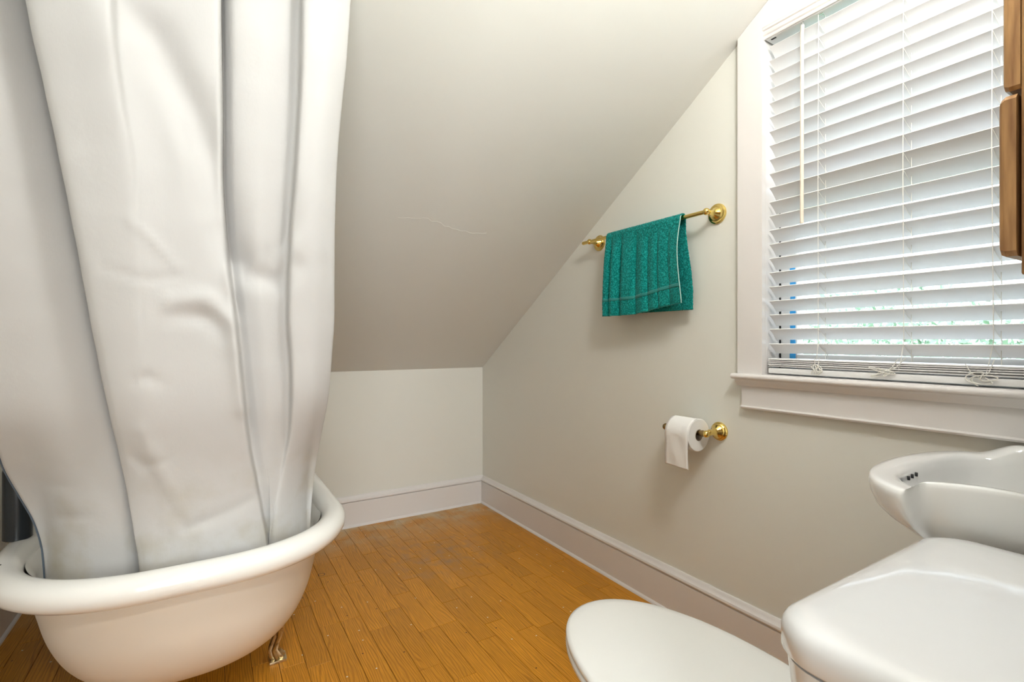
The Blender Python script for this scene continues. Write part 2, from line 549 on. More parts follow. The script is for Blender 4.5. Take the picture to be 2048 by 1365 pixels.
# --- floor strips
PW, PL, GAP = 0.0755, 0.40, 0.0012
rp = random.Random(11)
plank_cache = {}
def plank_mesh(w, l):
    key = (round(w, 4), round(l, 4))
    if key not in plank_cache:
        bm = B()
        box(bm, (-w / 2, -l / 2, -0.0038), (w / 2, l / 2, 0.0), 0.0006, 1)
        me = bpy.data.meshes.new('plank')
        bmesh.ops.recalc_face_normals(bm, faces=bm.faces[:])
        bm.to_mesh(me); bm.free()
        me.materials.append(M['wood'])
        plank_cache[key] = me
    return plank_cache[key]
x = WL
ci = 0
lens = [0.30, 0.40, 0.40, 0.46]
while x < WX - 0.005:
    x1 = min(x + PW, WX)
    y = RY - 0.12 - rp.choice([0.0, 0.10, 0.20, 0.30])
    while y < WY - 0.005:
        l = rp.choice(lens)
        y1 = y + l
        a0, a1 = max(y, RY - 0.12), min(y1, WY)
        if a1 - a0 > 0.02:
            o = bpy.data.objects.new('plank', plank_mesh(x1 - x - GAP, a1 - a0 - GAP))
            o.location = ((x + x1) / 2, (a0 + a1) / 2, 0.0)
            link(o, floor)
        y = y1
    x = x1
    ci += 1

# --- baseboards: board, moulded cap and a bead of caulk at the floor
BT, BH, CH = 0.018, 0.138, 0.173
def board(name, axis, wall, sgn, a0, a1, label):
    g = empty(name, ((wall, a0, 0) if axis == 'Y' else (a0, wall, 0)), label, 'baseboard', kind='structure')
    def prof(pts, nm, mat):
        bm = B()
        q = [(wall + sgn * p[0], p[1]) for p in pts]
        if axis == 'Y': prism(bm, q, 'Y', a0, a1)
        else: prism(bm, q, 'X', a0, a1)
        mesh_obj(nm, bm, mat, g, angle=30)
    prof([(0, 0), (BT, 0), (BT, BH - 0.003), (BT - 0.003, BH), (0, BH)], 'board', M['trim'])
    prof([(0, BH + 0.001), (BT - 0.004, BH + 0.001), (BT + 0.002, BH + 0.004), (BT + 0.004, BH + 0.010), (BT + 0.002, BH + 0.017),
          (BT - 0.004, BH + 0.021), (BT - 0.008, BH + 0.027), (BT - 0.011, CH - 0.002), (BT - 0.013, CH), (0, CH)], 'cap_moulding', M['trim'])
    prof([(BT, 0.0), (BT + 0.009, 0.0), (BT + 0.007, 0.006), (BT, 0.012)], 'caulk_bead', M['trim'])
    return g
board('baseboard_right', 'Y', WX, -1, RY, WY - BT, 'white baseboard running along the window wall')
board('baseboard_back', 'X', WY, -1, WL, WX, 'white baseboard along the low knee wall')
board('baseboard_left', 'Y', WL, 1, RY, WY - BT, 'white baseboard on the wall behind the tub')

# ------------------------------------------------------------------ window
win = empty('window_1', (WX, 0.59, 0.942), 'white-trimmed window with casing, stool and apron', 'window', kind='structure')
CF = WX - 0.020                       # face of the casing
Y0, Y1, Z0, Z1 = 0.24, 0.94, 0.942, 2.056
b = B()
def sz(y): return slope_z(y) - 0.0
cl = [(Y1, Z0), (1.0265, Z0), (1.0265, slope_z(1.0265) - 0.001), (Y1, slope_z(Y1) - 0.001)]
prism(b, cl, 'X', CF, WX)
mesh_obj('side_casing', b, M['trim'], win, smooth=False)
b = B(); prism(b, [(0.15, Z0), (Y0, Z0), (Y0, 2.20), (0.15, 2.20)], 'X', CF, WX)
mesh_obj('side_casing', b, M['trim'], win, smooth=False)
b = B(); ys = WY - (2.20 - KZ) / SL
prism(b, [(Y0, Z1), (Y1 , Z1), (Y1, slope_z(Y1) - 0.001), (ys, 2.199), (Y0, 2.199)], 'X', CF, WX)
mesh_obj('head_casing', b, M['trim'], win, smooth=False)
# stool with rounded nose
def yprof(name, pts, y0, y1, mat, par, angle=35):
    bm = B(); prism(bm, pts, 'Y', y0, y1)
    return mesh_obj(name, bm, mat, par, angle=angle)
nose = [(WX + 0.11, 0.942), (1.505, 0.942)] + [(1.505 - 0.009 * math.sin(math.radians(a)), 0.933 + 0.009 * math.cos(math.radians(a))) for a in range(20, 181, 20)] + [(WX + 0.11, 0.924)]
yprof('stool', nose, 0.14, 1.036, M['trim'], win)
yprof('cove_moulding', [(WX, 0.924), (1.504, 0.924), (1.506, 0.916), (1.512, 0.910), (1.516, 0.902), (WX, 0.902)], 0.145, 1.025, M['trim'], win)
yprof('apron', [(WX, 0.902), (1.524, 0.902), (1.524, 0.829), (WX, 0.829)], 0.15, 1.013, M['trim'], win)
yprof('apron_bead', [(WX, 0.836), (1.521, 0.836), (1.519, 0.832), (1.521, 0.827), (WX, 0.827)], 0.15, 1.014, M['trim'], win)
# jamb lining
b = B()
box(b, (WX + 0.0002, Y1, Z0 - 0.01), (WX + TH, Y1 + 0.0099, Z1 + 0.009))
mesh_obj('jamb', b, M['trim'], win, smooth=False)
b = B(); box(b, (WX + 0.0002, Y0 - 0.0099, Z0 - 0.01), (WX + TH, Y0, Z1 + 0.009))
mesh_obj('jamb', b, M['trim'], win, smooth=False)
b = B(); box(b, (WX + 0.005, Y0, Z1), (WX + TH, Y1, Z1 + 0.0089))
mesh_obj('head_jamb', b, M['trim'], win, smooth=False)
b = B(); box(b, (WX + 0.11, Y0, 0.921), (WX + TH + 0.03, Y1, 0.945))
mesh_obj('sill', b, M['trim'], win, smooth=False)
# sashes
def sash(x0, x1, z0, z1, nm):
    s = empty(nm, (0, 0, 0), parent=win)
    s.location = (x0 - win.location.x, 0.59 - win.location.y, z0 - win.location.z)
    st = 0.055
    for (lo, hi, n) in (((x0, Y1 - st, z0), (x1, Y1 - 0.0025, z1), 'stile'), ((x0, Y0 + 0.0025, z0), (x1, Y0 + st, z1), 'stile'),
                        ((x0, Y0 + st, z0), (x1, Y1 - st, z0 + 0.062), 'bottom_rail'), ((x0, Y0 + st, z1 - 0.04), (x1, Y1 - st, z1), 'top_rail')):
        bm = B(); box(bm, lo, hi, 0.003, 1)
        mesh_obj(n, bm, M['shade'], s)
    xm = (x0 + x1) / 2
    bm = B(); box(bm, (xm - 0.002, Y0 + st - 0.005, z0 + 0.057), (xm + 0.002, Y1 - st + 0.005, z1 - 0.035))
    mesh_obj('pane', bm, M['glass'], s, smooth=False)
sash(1.622, 1.655, 0.945, 1.515, 'lower_sash')
sash(1.658, 1.691, 1.475, Z1 - 0.002, 'upper_sash')
b = B(); box(b, (1.619, Y1 - 0.0030, 0.95), (1.623, Y1 - 0.0002, 1.5))
mesh_obj('sash_gap', b, M['dark'], win, smooth=False)
# blue masking tape on the sash stile
b = B()
yy = [0.8875, 0.9045]
ring = lambda z, d: [Vector((1.6205 - d, yy[0] + 0.0012 * math.sin(z * 60), z)), Vector((1.6205 - d, yy[1] + 0.001 * math.sin(z * 45 + 1), z)),
                     Vector((1.6216, yy[1] + 0.001 * math.sin(z * 45 + 1), z)), Vector((1.6216, yy[0] + 0.0012 * math.sin(z * 60), z))]
loft(b, [ring(0.965 + 0.02 * k, 0.0006 * (k % 3)) for k in range(18)])
tape = mesh_obj('masking_tape', b, M['tape'])
tag(tape, 'blue masking tape strip on the window sash behind the blind', 'tape')

# ------------------------------------------------------------------ venetian blind
blind = empty('window_blind', (1.566, 0.59, 0.944), 'white slatted venetian blind filling the window, tilted half closed', 'blind')
BY0, BY1 = 0.252, 0.930
# headrail with dark clips and moulded valance
b = B()
hx0, hx1, hz0, hz1 = 1.536, 1.588, 2.018, 2.050
box(b, (hx0, BY0 - 0.004, hz0), (hx1, BY1 + 0.006, hz1), 0.002, 1)
hr = mesh_obj('headrail', b, M['shade'], blind)
for (yc, xc, l) in ((0.915, 1.545, 0.016), (0.826, 1.546, 0.008), (0.772, 1.549, 0.012), (0.772, 1.560, 0.008), (0.56, 1.549, 0.012), (0.40, 1.549, 0.012)):
    bm = B(); box(bm, (xc - 0.003, yc - l / 2, hz0 - 0.0012), (xc + 0.003, yc + l / 2, hz0 + 0.0008), 0.0004, 1)
    mesh_obj('clip', bm, M['dark'] if l > 0.012 else M['chrome'], hr)
vp = [(1.537, 2.021), (1.531, 2.021), (1.529, 2.026), (1.531, 2.030), (1.527, 2.034), (1.525, 2.040), (1.527, 2.045), (1.523, 2.048), (1.522, 2.0555), (1.537, 2.0555)]
b = B(); prism(b, vp, 'Y', BY0 - 0.01, 0.9395)
mesh_obj('valance', b, M['trim'], blind, angle=25)
# slats: room edge up, outer edge down
TILT = math.radians(41)
def slat_mesh(w, crown, th, y0, y1):
    n = 8
    up, dn = [], []
    for k in range(n + 1):
        s = -w / 2 + w * k / n
        h = crown * (1 - (2 * s / w) ** 2)
        up.append((s, h + th / 2)); dn.append((s, h - th / 2))
    prof = up + dn[::-1]
    bm = B()
    prism(bm, prof, 'Y', y0, y1)
    bmesh.ops.recalc_face_normals(bm, faces=bm.faces[:])
    me = bpy.data.meshes.new('slat')
    bm.to_mesh(me); bm.free()
    me.polygons.foreach_set('use_smooth', [True] * len(me.polygons))
    me.set_sharp_from_angle(angle=math.radians(50))
    me.materials.append(M['shade'])
    return me
SLW = 0.050
sme = slat_mesh(SLW, 0.0022, 0.0028, BY0 - 0.59, BY1 - 0.59)
rs = random.Random(5)
SX = 1.547 + SLW / 2 * math.cos(TILT)
slat_z = []
for k in range(22):
    z_tip = 1.998 - 0.0455 * k
    o = bpy.data.objects.new('slat', sme)
    zc = z_tip - SLW / 2 * math.sin(TILT)
    slat_z.append(zc)
    o.location = Vector((SX, 0.59, zc)) - blind.location
    t = TILT + rs.uniform(-0.025, 0.025)
    if k == 21: t -= 0.06
    o.rotation_euler = (0, t, 0)
    link(o, blind)
# gathered slats and bottom rail resting on the stool
for k in range(5):
    o = bpy.data.objects.new('slat', sme)
    o.location = Vector((1.566 + rs.uniform(-0.0015, 0.0015), 0.59 + rs.uniform(-0.001, 0.001), 0.9672 + 0.0052 * k + 0.003)) - blind.location
    o.rotation_euler = (rs.uniform(-0.002, 0.002), rs.uniform(-0.02, 0.02), 0)
    link(o, blind)
b = B(); box(b, (1.541, BY0, 0.9465), (1.591, BY1 + 0.001, 0.9640), 0.004, 2)
br = mesh_obj('bottom_rail', b, M['shade'], blind)
# ladder cords with rungs, lift cords
cord_y = [0.779, 0.568, 0.396]
for i, yc in enumerate(cord_y):
    bm = B()
    xf = 1.5455
    xb = 1.547 + SLW * math.cos(TILT) + 0.0015
    tube(bm, [(xf, yc, 2.02), (xf, yc + 0.0012, 1.5), (xf, yc - 0.001 * i, 1.05), (xf + 0.002, yc + 0.006, 1.0), (xf - 0.004, yc + 0.010, 0.972)], 0.0010, 6)
    tube(bm, [(xb, yc - 0.006, 2.02), (xb, yc - 0.006, 0.97)], 0.0010, 6)
    for zc in slat_z:
        dz = SLW / 2 * math.sin(TILT)
        z_f, z_b = zc + dz, zc - dz
        tube(bm, [(xf, yc, z_f - 0.003), ((xf + xb) / 2, yc - 0.003, zc - 0.0042), (xb, yc - 0.006, z_b - 0.002)], 0.0009, 5)
    mesh_obj('ladder_cord', bm, M['cord'], blind)
    bm = B()
    tube(bm, [(SX, yc - 0.010, 2.02), (SX, yc - 0.010, 0.975)], 0.0009, 6)
    mesh_obj('lift_cord', bm, M['cord'], blind)
# tangled cord loops at the bottom rail
def knot(yc, zc, wy, wz, seed, tails):
    r = random.Random(seed)
    bm = B()
    pts = []
    n = 90
    ph = [r.uniform(0, 6.28) for _ in range(6)]
    for k in range(n):
        t = k / n * 2 * math.pi * 3
        pts.append((1.5345 + 0.0035 * math.sin(2.3 * t + ph[0]),
                    yc + wy * (0.6 * math.sin(t + ph[1]) + 0.4 * math.sin(2.33 * t + ph[2])),
                    zc + wz * (0.6 * math.cos(1.67 * t + ph[3]) + 0.4 * math.sin(0.67 * t + ph[4]))))
    tube(bm, pts, 0.0011, 6)
    for (dy, dz) in tails:
        tube(bm, [(1.5345, yc, zc), (1.5345, yc + dy * 0.6, zc + dz * 0.35), (1.5375, yc + dy, zc + dz)], 0.0010, 6)
    mesh_obj('cord_knot', bm, M['cord'], blind)
knot(0.778, 0.964, 0.017, 0.016, 2, [(0.008, 0.035), (-0.006, 0.036)])
knot(0.612, 0.966, 0.030, 0.014, 7, [(-0.036, 0.038), (-0.052, 0.040)])
knot(0.412, 0.962, 0.030, 0.017, 12, [(0.030, 0.034), (-0.022, 0.046)])
# tilt wand
b = B()
tube(b, [(1.536, 0.8195, 2.005), (1.533, 0.8195, 1.98), (1.5315, 0.8195, 1.405)], 0.0052, 8)
wd = mesh_obj('tilt_wand', b, M['wand'], blind, angle=30)
b = B(); tube(b, [(1.540, 0.8195, 2.020), (1.537, 0.8195, 2.012), (1.536, 0.8195, 2.0)], 0.0022, 8)
mesh_obj('wand_hook', b, M['chrome'], wd)

# ------------------------------------------------------------------ towel bar
tb = empty('towel_bar', (WX, 1.43, 1.50), 'polished brass towel bar with round flanges holding the green towel', 'towel bar')
def flange(par, y, z, r, name='flange'):
    bm = B()
    lathe(bm, [(0, r * 0.98), (0.002, r), (0.005, r * 0.98), (0.007, r * 0.86), (0.009, r * 0.84), (0.012, r * 0.80), (0.014, r * 0.62), (0.015, r * 0.60),
               (0.020, r * 0.50), (0.026, r * 0.34), (0.032, r * 0.27), (0.046, r * 0.22), (0.052, r * 0.24)], (WX, y, z), (-1, 0, 0), 48)
    return mesh_obj(name, bm, M['brass'], par, angle=30)
def ball(par, p, r, mat, name='ball'):
    bm = B(); bmesh.ops.create_uvsphere(bm, u_segments=24, v_segments=14, radius=r)
    bmesh.ops.translate(bm, verts=bm.verts[:], vec=Vector(p))
    return mesh_obj(name, bm, mat, par)
for y in (1.117, 1.735):
    f = flange(tb, y, 1.500, 0.036)
    ball(tb, (1.480, y, 1.500), 0.0125, M['brass'], 'post_ball')
b = B(); lathe(b, [(0, 0.004), (0.001, 0.0075), (0.60, 0.0075), (0.66, 0.0075), (0.664, 0.0085), (0.668, 0.0075), (0.672, 0.003)], (1.480, 1.112, 1.500), (0, 1, 0), 24)
mesh_obj('bar', b, M['brass'], tb)

# ------------------------------------------------------------------ towel
def towel_point(u, s):
    """u 0..1 from the far end to the near end, s: signed path length, front negative, 0 on top of the bar"""
    R = 0.0125
    y = 1.606 - 0.392 * u
    v = u * 6.3 + 0.22 * math.sin(u * 9.0) + 0.35
    fold = (1 - 2 * abs(math.sin(math.pi * v)) ** 0.6) * (0.75 + 0.3 * math.sin(u * 7.0)) * (1 - 0.6 * sm((u - 0.7) / 0.2)) + 0.15 * math.sin(u * 41.0)
    arc = math.pi * R
    if s < -arc / 2:                                # front
        d = -s - arc / 2
        amp = 0.0120 * sm(d / 0.12) + 0.0012
        x = 1.480 - R - 0.003 - 0.014 * sm(d / 0.3) + amp * fold
        curl = sm((u - 0.86) / 0.14)
        x -= 0.006 * curl * sm(d / 0.10) 
        y2 = y + 0.004 * curl * sm(d / 0.05) - 0.004 * d - 0.028 * sm((d - 0.10) / 0.25) * u * u
        z = 1.500 - d
        return Vector((x, y2, z))
    if s > arc / 2:                                 # back
        d = s - arc / 2
        amp = 0.0030 * sm(d / 0.16)
        x = 1.480 + R + 0.004 + 0.006 * sm(d / 0.2) + amp * math.sin(u * 17 + 2)
        y2 = y - 0.026 * sm((d - 0.03) / 0.25) * u * u + 0.004
        return Vector((x, y2, 1.500 - d))
    a = s / R
    return Vector((1.480 + (R + 0.001) * math.sin(a), y, 1.500 + (R + 0.001) * math.cos(a)))
def front_len(u): return 0.3440 - 0.030 * sm((u - 0.35) / 0.65)
tw = empty('hand_towel', (1.480, 1.42, 1.16), 'teal green terry hand towel folded over the brass bar', 'towel')
b = B()
rt = random.Random(21)
nu, nf, na, nb = 150, 120, 10, 100
arcl = math.pi * 0.0125
grid = []
for i in range(nu + 1):
    u = i / nu
    row = []
    fl, bl = front_len(u), 0.336
    S = [-(fl + arcl / 2) + fl * k / nf for k in range(nf)] + [-arcl / 2 + arcl * k / na for k in range(na)] + [arcl / 2 + bl * k / nb for k in range(nb + 1)]
    for s in S:
        p = towel_point(u, s)
        p.x += rt.uniform(-0.0009, 0.0009); p.y += rt.uniform(-0.0007, 0.0007); p.z += rt.uniform(-0.0007, 0.0007)
        row.append(b.verts.new(p))
    grid.append(row)
for i in range(nu):
    for k in range(len(grid[0]) - 1):
        b.faces.new((grid[i][k], grid[i + 1][k], grid[i + 1][k + 1], grid[i][k + 1]))
t_o = mesh_obj('cloth', b, M['towel'], tw, angle=180)
so = t_o.modifiers.new('solid', 'SOLIDIFY'); so.thickness = 0.0045; so.offset = 0
# woven band near each hem, edge stitching
def strip(name, u0, u1, sa, sb, off, mat, nu_=90, th=0.0012):
    bm = B()
    g = []
    for i in range(nu_ + 1):
        u = u0 + (u1 - u0) * i / nu_
        g.append([bm.verts.new(towel_point(u, sa(u) + (sb(u) - sa(u)) * k / 3) + Vector((off, 0, 0))) for k in range(4)])
    for i in range(nu_):
        for k in range(3):
            bm.faces.new((g[i][k], g[i + 1][k], g[i + 1][k + 1], g[i][k + 1]))
    o = mesh_obj(name, bm, mat, tw)
    m_ = o.modifiers.new('solid', 'SOLIDIFY'); m_.thickness = th; m_.offset = 0
strip('woven_band', 0.0, 1.0, lambda u: -(front_len(u) + arcl / 2) + 0.060, lambda u: -(front_len(u) + arcl / 2) + 0.072, -0.0030, M['band'])
strip('woven_band', 0.0, 1.0, lambda u: (0.336 + arcl / 2) - 0.072, lambda u: (0.336 + arcl / 2) - 0.060, 0.0030, M['band'])
b = B()
tube(b, [towel_point(1.0, -(front_len(1.0) + arcl / 2) + (front_len(1.0) + 0.005) * k / 60) + Vector((-0.0022, -0.0006, 0)) for k in range(61)], 0.0016, 6)
mesh_obj('selvage', b, M['selv'], tw)
b = B()
tube(b, [towel_point(k / 90, -(front_len(k / 90) + arcl / 2)) + Vector((-0.0012, 0, -0.0006)) for k in range(91)], 0.0014, 6)
mesh_obj('hem_stitching', b, M['selv'] if False else M['band'], tw)

# ------------------------------------------------------------------ toilet paper holder and roll
th = empty('toilet_paper_holder', (WX, 1.195, 0.73), 'brass toilet paper holder with ball-ended posts below the towel', 'paper holder')
AX, AZ = 1.467, 0.729
for y in (1.108, 1.284):
    bm = B()
    r = 0.033
    lathe(bm, [(0, r * 0.97), (0.003, r), (0.006, r * 0.97), (0.008, r * 0.88), (0.011, r * 0.90), (0.014, r * 0.84), (0.016, r * 0.72), (0.019, r * 0.74), (0.022, r * 0.68),
               (0.028, r * 0.46), (0.038, r * 0.34), (0.050, r * 0.30), (0.058, r * 0.34), (0.062, r * 0.30), (0.068, r * 0.2)], (WX, y, AZ + 0.003), (-1, 0, 0), 48)
    mesh_obj('post', bm, M['brass'], th, angle=30)
    ball(th, (AX, y, AZ), 0.0125, M['brass'] if y < 1.2 else M['oldbrass'], 'post_ball')
b = B(); lathe(b, [(0, 0.006), (0.002, 0.010), (0.014, 0.0115), (0.020, 0.0095), (0.15, 0.0095), (0.156, 0.0115), (0.170, 0.010), (0.174, 0.006)], (AX, 1.109, AZ), (0, 1, 0), 24)
mesh_obj('roller', b, M['oldbrass'], th)
roll = empty('toilet_paper_roll', (AX, 1.19, AZ - 0.008), 'white toilet paper roll with a loose sheet hanging from it', 'toilet paper')
RZ, RR = AZ - 0.0085, 0.057
def annulus(bm, y0, y1, r0, r1, n=64):
    org = Vector((AX, 0, RZ))
    prof = [(y0, r0), (y0, r1 - 0.002), (y0 + 0.0015, r1), (y1 - 0.0015, r1), (y1, r1 - 0.002), (y1, r0)]
    rings = [[org + Vector((r * math.cos(k * 2 * math.pi / n), y, r * math.sin(k * 2 * math.pi / n))) for k in range(n)] for y, r in prof]
    rings.append(rings[0])
    vr = [[bm.verts.new(p) for p in ring] for ring in rings[:-1]]
    vr.append(vr[0])
    for a, c in zip(vr[:-1], vr[1:]):
        for i in range(n):
            j = (i + 1) % n
            bm.faces.new((a[i], a[j], c[j], c[i]))
b = B(); annulus(b, 1.137, 1.238, 0.0205, RR); mesh_obj('paper', b, M['paper'], roll, angle=30)
b = B(); annulus(b, 1.136, 1.239, 0.0190, 0.0206); mesh_obj('core_tube', b, M['card'], roll, angle=30)
b = B()
rows = []
for k in range(40):
    a = math.radians(95) + math.radians(85) * min(k / 15, 1)
    if k <= 15:
        px_, pz_ = AX + (RR + 0.0012) * math.cos(a), RZ + (RR + 0.0012) * math.sin(a)
    else:
        d = (k - 15) * 0.0048
        px_ = AX - RR - 0.0012 + 0.007 * sm(d / 0.11) + 0.0012 * math.sin(d * 60)
        pz_ = RZ - d
    yo = 0.004 * sm((k - 15) / 20)
    rows.append([b.verts.new((px_ + (0.0012 * math.sin(j * 0.9 + k * 0.2) if k > 15 else 0), 1.1375 + 0.1 * j / 10 + yo, pz_ + (0.004 * (j / 10 - 0.5) if k > 30 else 0))) for j in range(11)])
for r0, r1 in zip(rows[:-1], rows[1:]):
    for j in range(10):
        b.faces.new((r0[j], r0[j + 1], r1[j + 1], r1[j]))
sh = mesh_obj('loose_sheet', b, M['paper'], roll, angle=180)
so = sh.modifiers.new('solid', 'SOLIDIFY'); so.thickness = 0.0008; so.offset = 1

# ------------------------------------------------------------------ bathtub
tub = empty('clawfoot_bathtub', (-0.026, 1.96, 0.0), 'white claw-foot bathtub with thick rolled rim and cream outside', 'bathtub')
TCX, THW, TY0, TY1, RIMZ, RIMR = -0.032, 0.360, 1.305, 2.720, 0.528, 0.034
NT = 120
def tub_outline(inset_x, inset_near, inset_far):
    """plan outline: squarish rounded near end, round far end"""
    hw = THW - inset_x
    y0, y1 = TY0 + inset_near, TY1 - inset_far
    rn, rf = min(0.315, hw), hw
    pts = []
    # right side going from near right corner counter-clockwise
    def corner(cx, cy, rx, ry, a0, n):
        for k in range(n):
            a = math.radians(a0 + 90 * k / n)
            c_, s_ = math.cos(a), math.sin(a)
            e = 0.90
            pts.append((cx + rx * math.copysign(abs(c_) ** e, c_), cy + ry * math.copysign(abs(s_) ** e, s_)))
    corner(TCX - hw + rn, y0 + rn * 0.98, rn, rn * 0.98, 180, 24)
    m = 6
    for k in range(m): pts.append((TCX - hw + rn + (2 * hw - 2 * rn) * k / m, y0 - 0.0))
    corner(TCX + hw - rn, y0 + rn * 0.98, rn, rn * 0.98, 270, 24)
    for k in range(10): pts.append((TCX + hw, y0 + rn * 0.98 + (y1 - rf - y0 - rn * 0.98) * k / 10))
    corner(TCX + hw - rf, y1 - rf, rf, rf, 0, 24)
    corner(TCX - hw + rf, y1 - rf, rf, rf, 90, 24)
    for k in range(10): pts.append((TCX - hw, y1 - rf + (y0 + rn * 0.98 - y1 + rf) * k / 10))
    return pts
lv = [0.522, 0.496, 0.460, 0.400, 0.340, 0.280, 0.230, 0.190, 0.165, 0.150]
ix = [0.016, 0.030, 0.036, 0.045, 0.058, 0.080, 0.110, 0.152, 0.205, 0.268]
iy = [0.014, 0.026, 0.034, 0.048, 0.068, 0.100, 0.145, 0.205, 0.275, 0.360]
fy = [0.014, 0.026, 0.032, 0.042, 0.055, 0.078, 0.105, 0.150, 0.210, 0.280]
def refine(v, n=4):
    out = []
    for i in range(len(v) - 1):
        q = [v[max(0, min(len(v) - 1, i + k))] for k in (-1, 0, 1, 2)]
        for s in range(n):
            t = s / n
            m1, m2 = (q[2] - q[0]) * 0.5, (q[3] - q[1]) * 0.5
            out.append(q[1] * (2 * t ** 3 - 3 * t * t + 1) + m1 * (t ** 3 - 2 * t * t + t) + q[2] * (-2 * t ** 3 + 3 * t * t) + m2 * (t ** 3 - t * t))
    return out + [v[-1]]
lv, ix, iy, fy = refine(lv), refine(ix), refine(iy), refine(fy)
b = B()
loft(b, [[Vector((p[0], p[1], z)) for p in tub_outline(a, n_, f_)] for z, a, n_, f_ in zip(lv, ix, iy, fy)], cap0=False)
mesh_obj('outer_shell', b, M['tubout'], tub, angle=60)
b = B()
loft(b, [[Vector((p[0], p[1], z + 0.012)) for p in tub_outline(a + 0.014, n_ + 0.014, f_ + 0.014)] for z, a, n_, f_ in zip(lv, ix, iy, fy)], cap0=False)
mesh_obj('inner_basin', b, M['enamel'], tub, angle=60)
b = B()
ol = tub_outline(0.0, 0.0, 0.0)
rim_rings = []
m = len(ol)
for i in range(m):
    p0, p1, p2 = Vector(ol[i - 1]), Vector(ol[i]), Vector(ol[(i + 1) % m])
    t = (p2 - p0).normalized()
    nrm = Vector((t.y, -t.x))
    ring = []
    for k in range(18):
        a = 2 * math.pi * k / 18
        rx, rz = RIMR * math.cos(a), RIMR * (0.92 if math.sin(a) > 0 else 1.0) * math.sin(a)
        ring.append(Vector((p1.x + nrm.x * rx, p1.y + nrm.y * rx, RIMZ + rz)))
    rim_rings.append(ring)
vr = [[b.verts.new(p) for p in r] for r in rim_rings]
for i in range(m):
    a_, c_ = vr[i], vr[(i + 1) % m]
    for k in range(18):
        j = (k + 1) % 18
        b.faces.new((a_[k], a_[j], c_[j], c_[k]))
rim = mesh_obj('rolled_rim', b, M['enamel'], tub, angle=80)
# chips in the enamel on the left of the rim
rc = random.Random(8)
for (cx, cy, w) in ((-0.372, 1.50, 0.008), (-0.366, 1.475, 0.004), (-0.385, 1.515, 0.004)):
    bm = B()
    zt = RIMZ + math.sqrt(max(0.0001, (RIMR * 0.92) ** 2 - (cx + 0.389) ** 2)) - 0.0012
    ring = [Vector((cx + w * 0.55 * math.cos(a) * rc.uniform(0.6, 1.2), cy + w * math.sin(a) * rc.uniform(0.6, 1.2), zt)) for a in [k * 0.7 for k in range(9)]]
    loft(bm, [ring, [p + Vector((0, 0, 0.0016)) for p in ring]])
    mesh_obj('enamel_chip', bm, M['chip'], rim, smooth=False)
# claw feet
def claw(fx, fy_, sx):
    """curved ribbed leg that flares from the hull down to a toe on a small square base"""
    g = empty('foot', (0, 0, 0), parent=tub)
    g.location = Vector((fx, fy_, 0)) - tub.location
    bm = B()
    path = [(-0.045, 0.185, 0.012, 0.050), (-0.020, 0.170, 0.014, 0.050), (0.004, 0.145, 0.016, 0.046), (0.014, 0.115, 0.016, 0.040), (0.012, 0.085, 0.014, 0.033),
            (0.003, 0.060, 0.013, 0.027), (-0.002, 0.042, 0.015, 0.026), (0.004, 0.026, 0.020, 0.030), (0.010, 0.014, 0.022, 0.031), (0.010, 0.009, 0.018, 0.028)]
    rings = []
    n = 28
    for (dx, z, t, w) in path:
        ring = []
        for k in range(n):
            a = 2 * math.pi * k / n
            rib = 1.0 + 0.16 * math.cos(7 * a)
            ring.append(Vector((fx + sx * (dx + t * rib * math.cos(a)), fy_ + w * 0.72 * rib * math.sin(a), z)))
        rings.append(ring)
    loft(bm, rings)
    mesh_obj('claw_leg', bm, M['foot'], g, angle=50)
    bm = B(); box(bm, (fx + sx * 0.010 - 0.026, fy_ - 0.026, 0.0), (fx + sx * 0.010 + 0.026, fy_ + 0.026, 0.0095), 0.002, 2)
    mesh_obj('base_pad', bm, M['foot'], g)
for fy_ in (1.80, 2.36):
    claw(0.190, fy_, 1)
    claw(-0.242, fy_, -1)

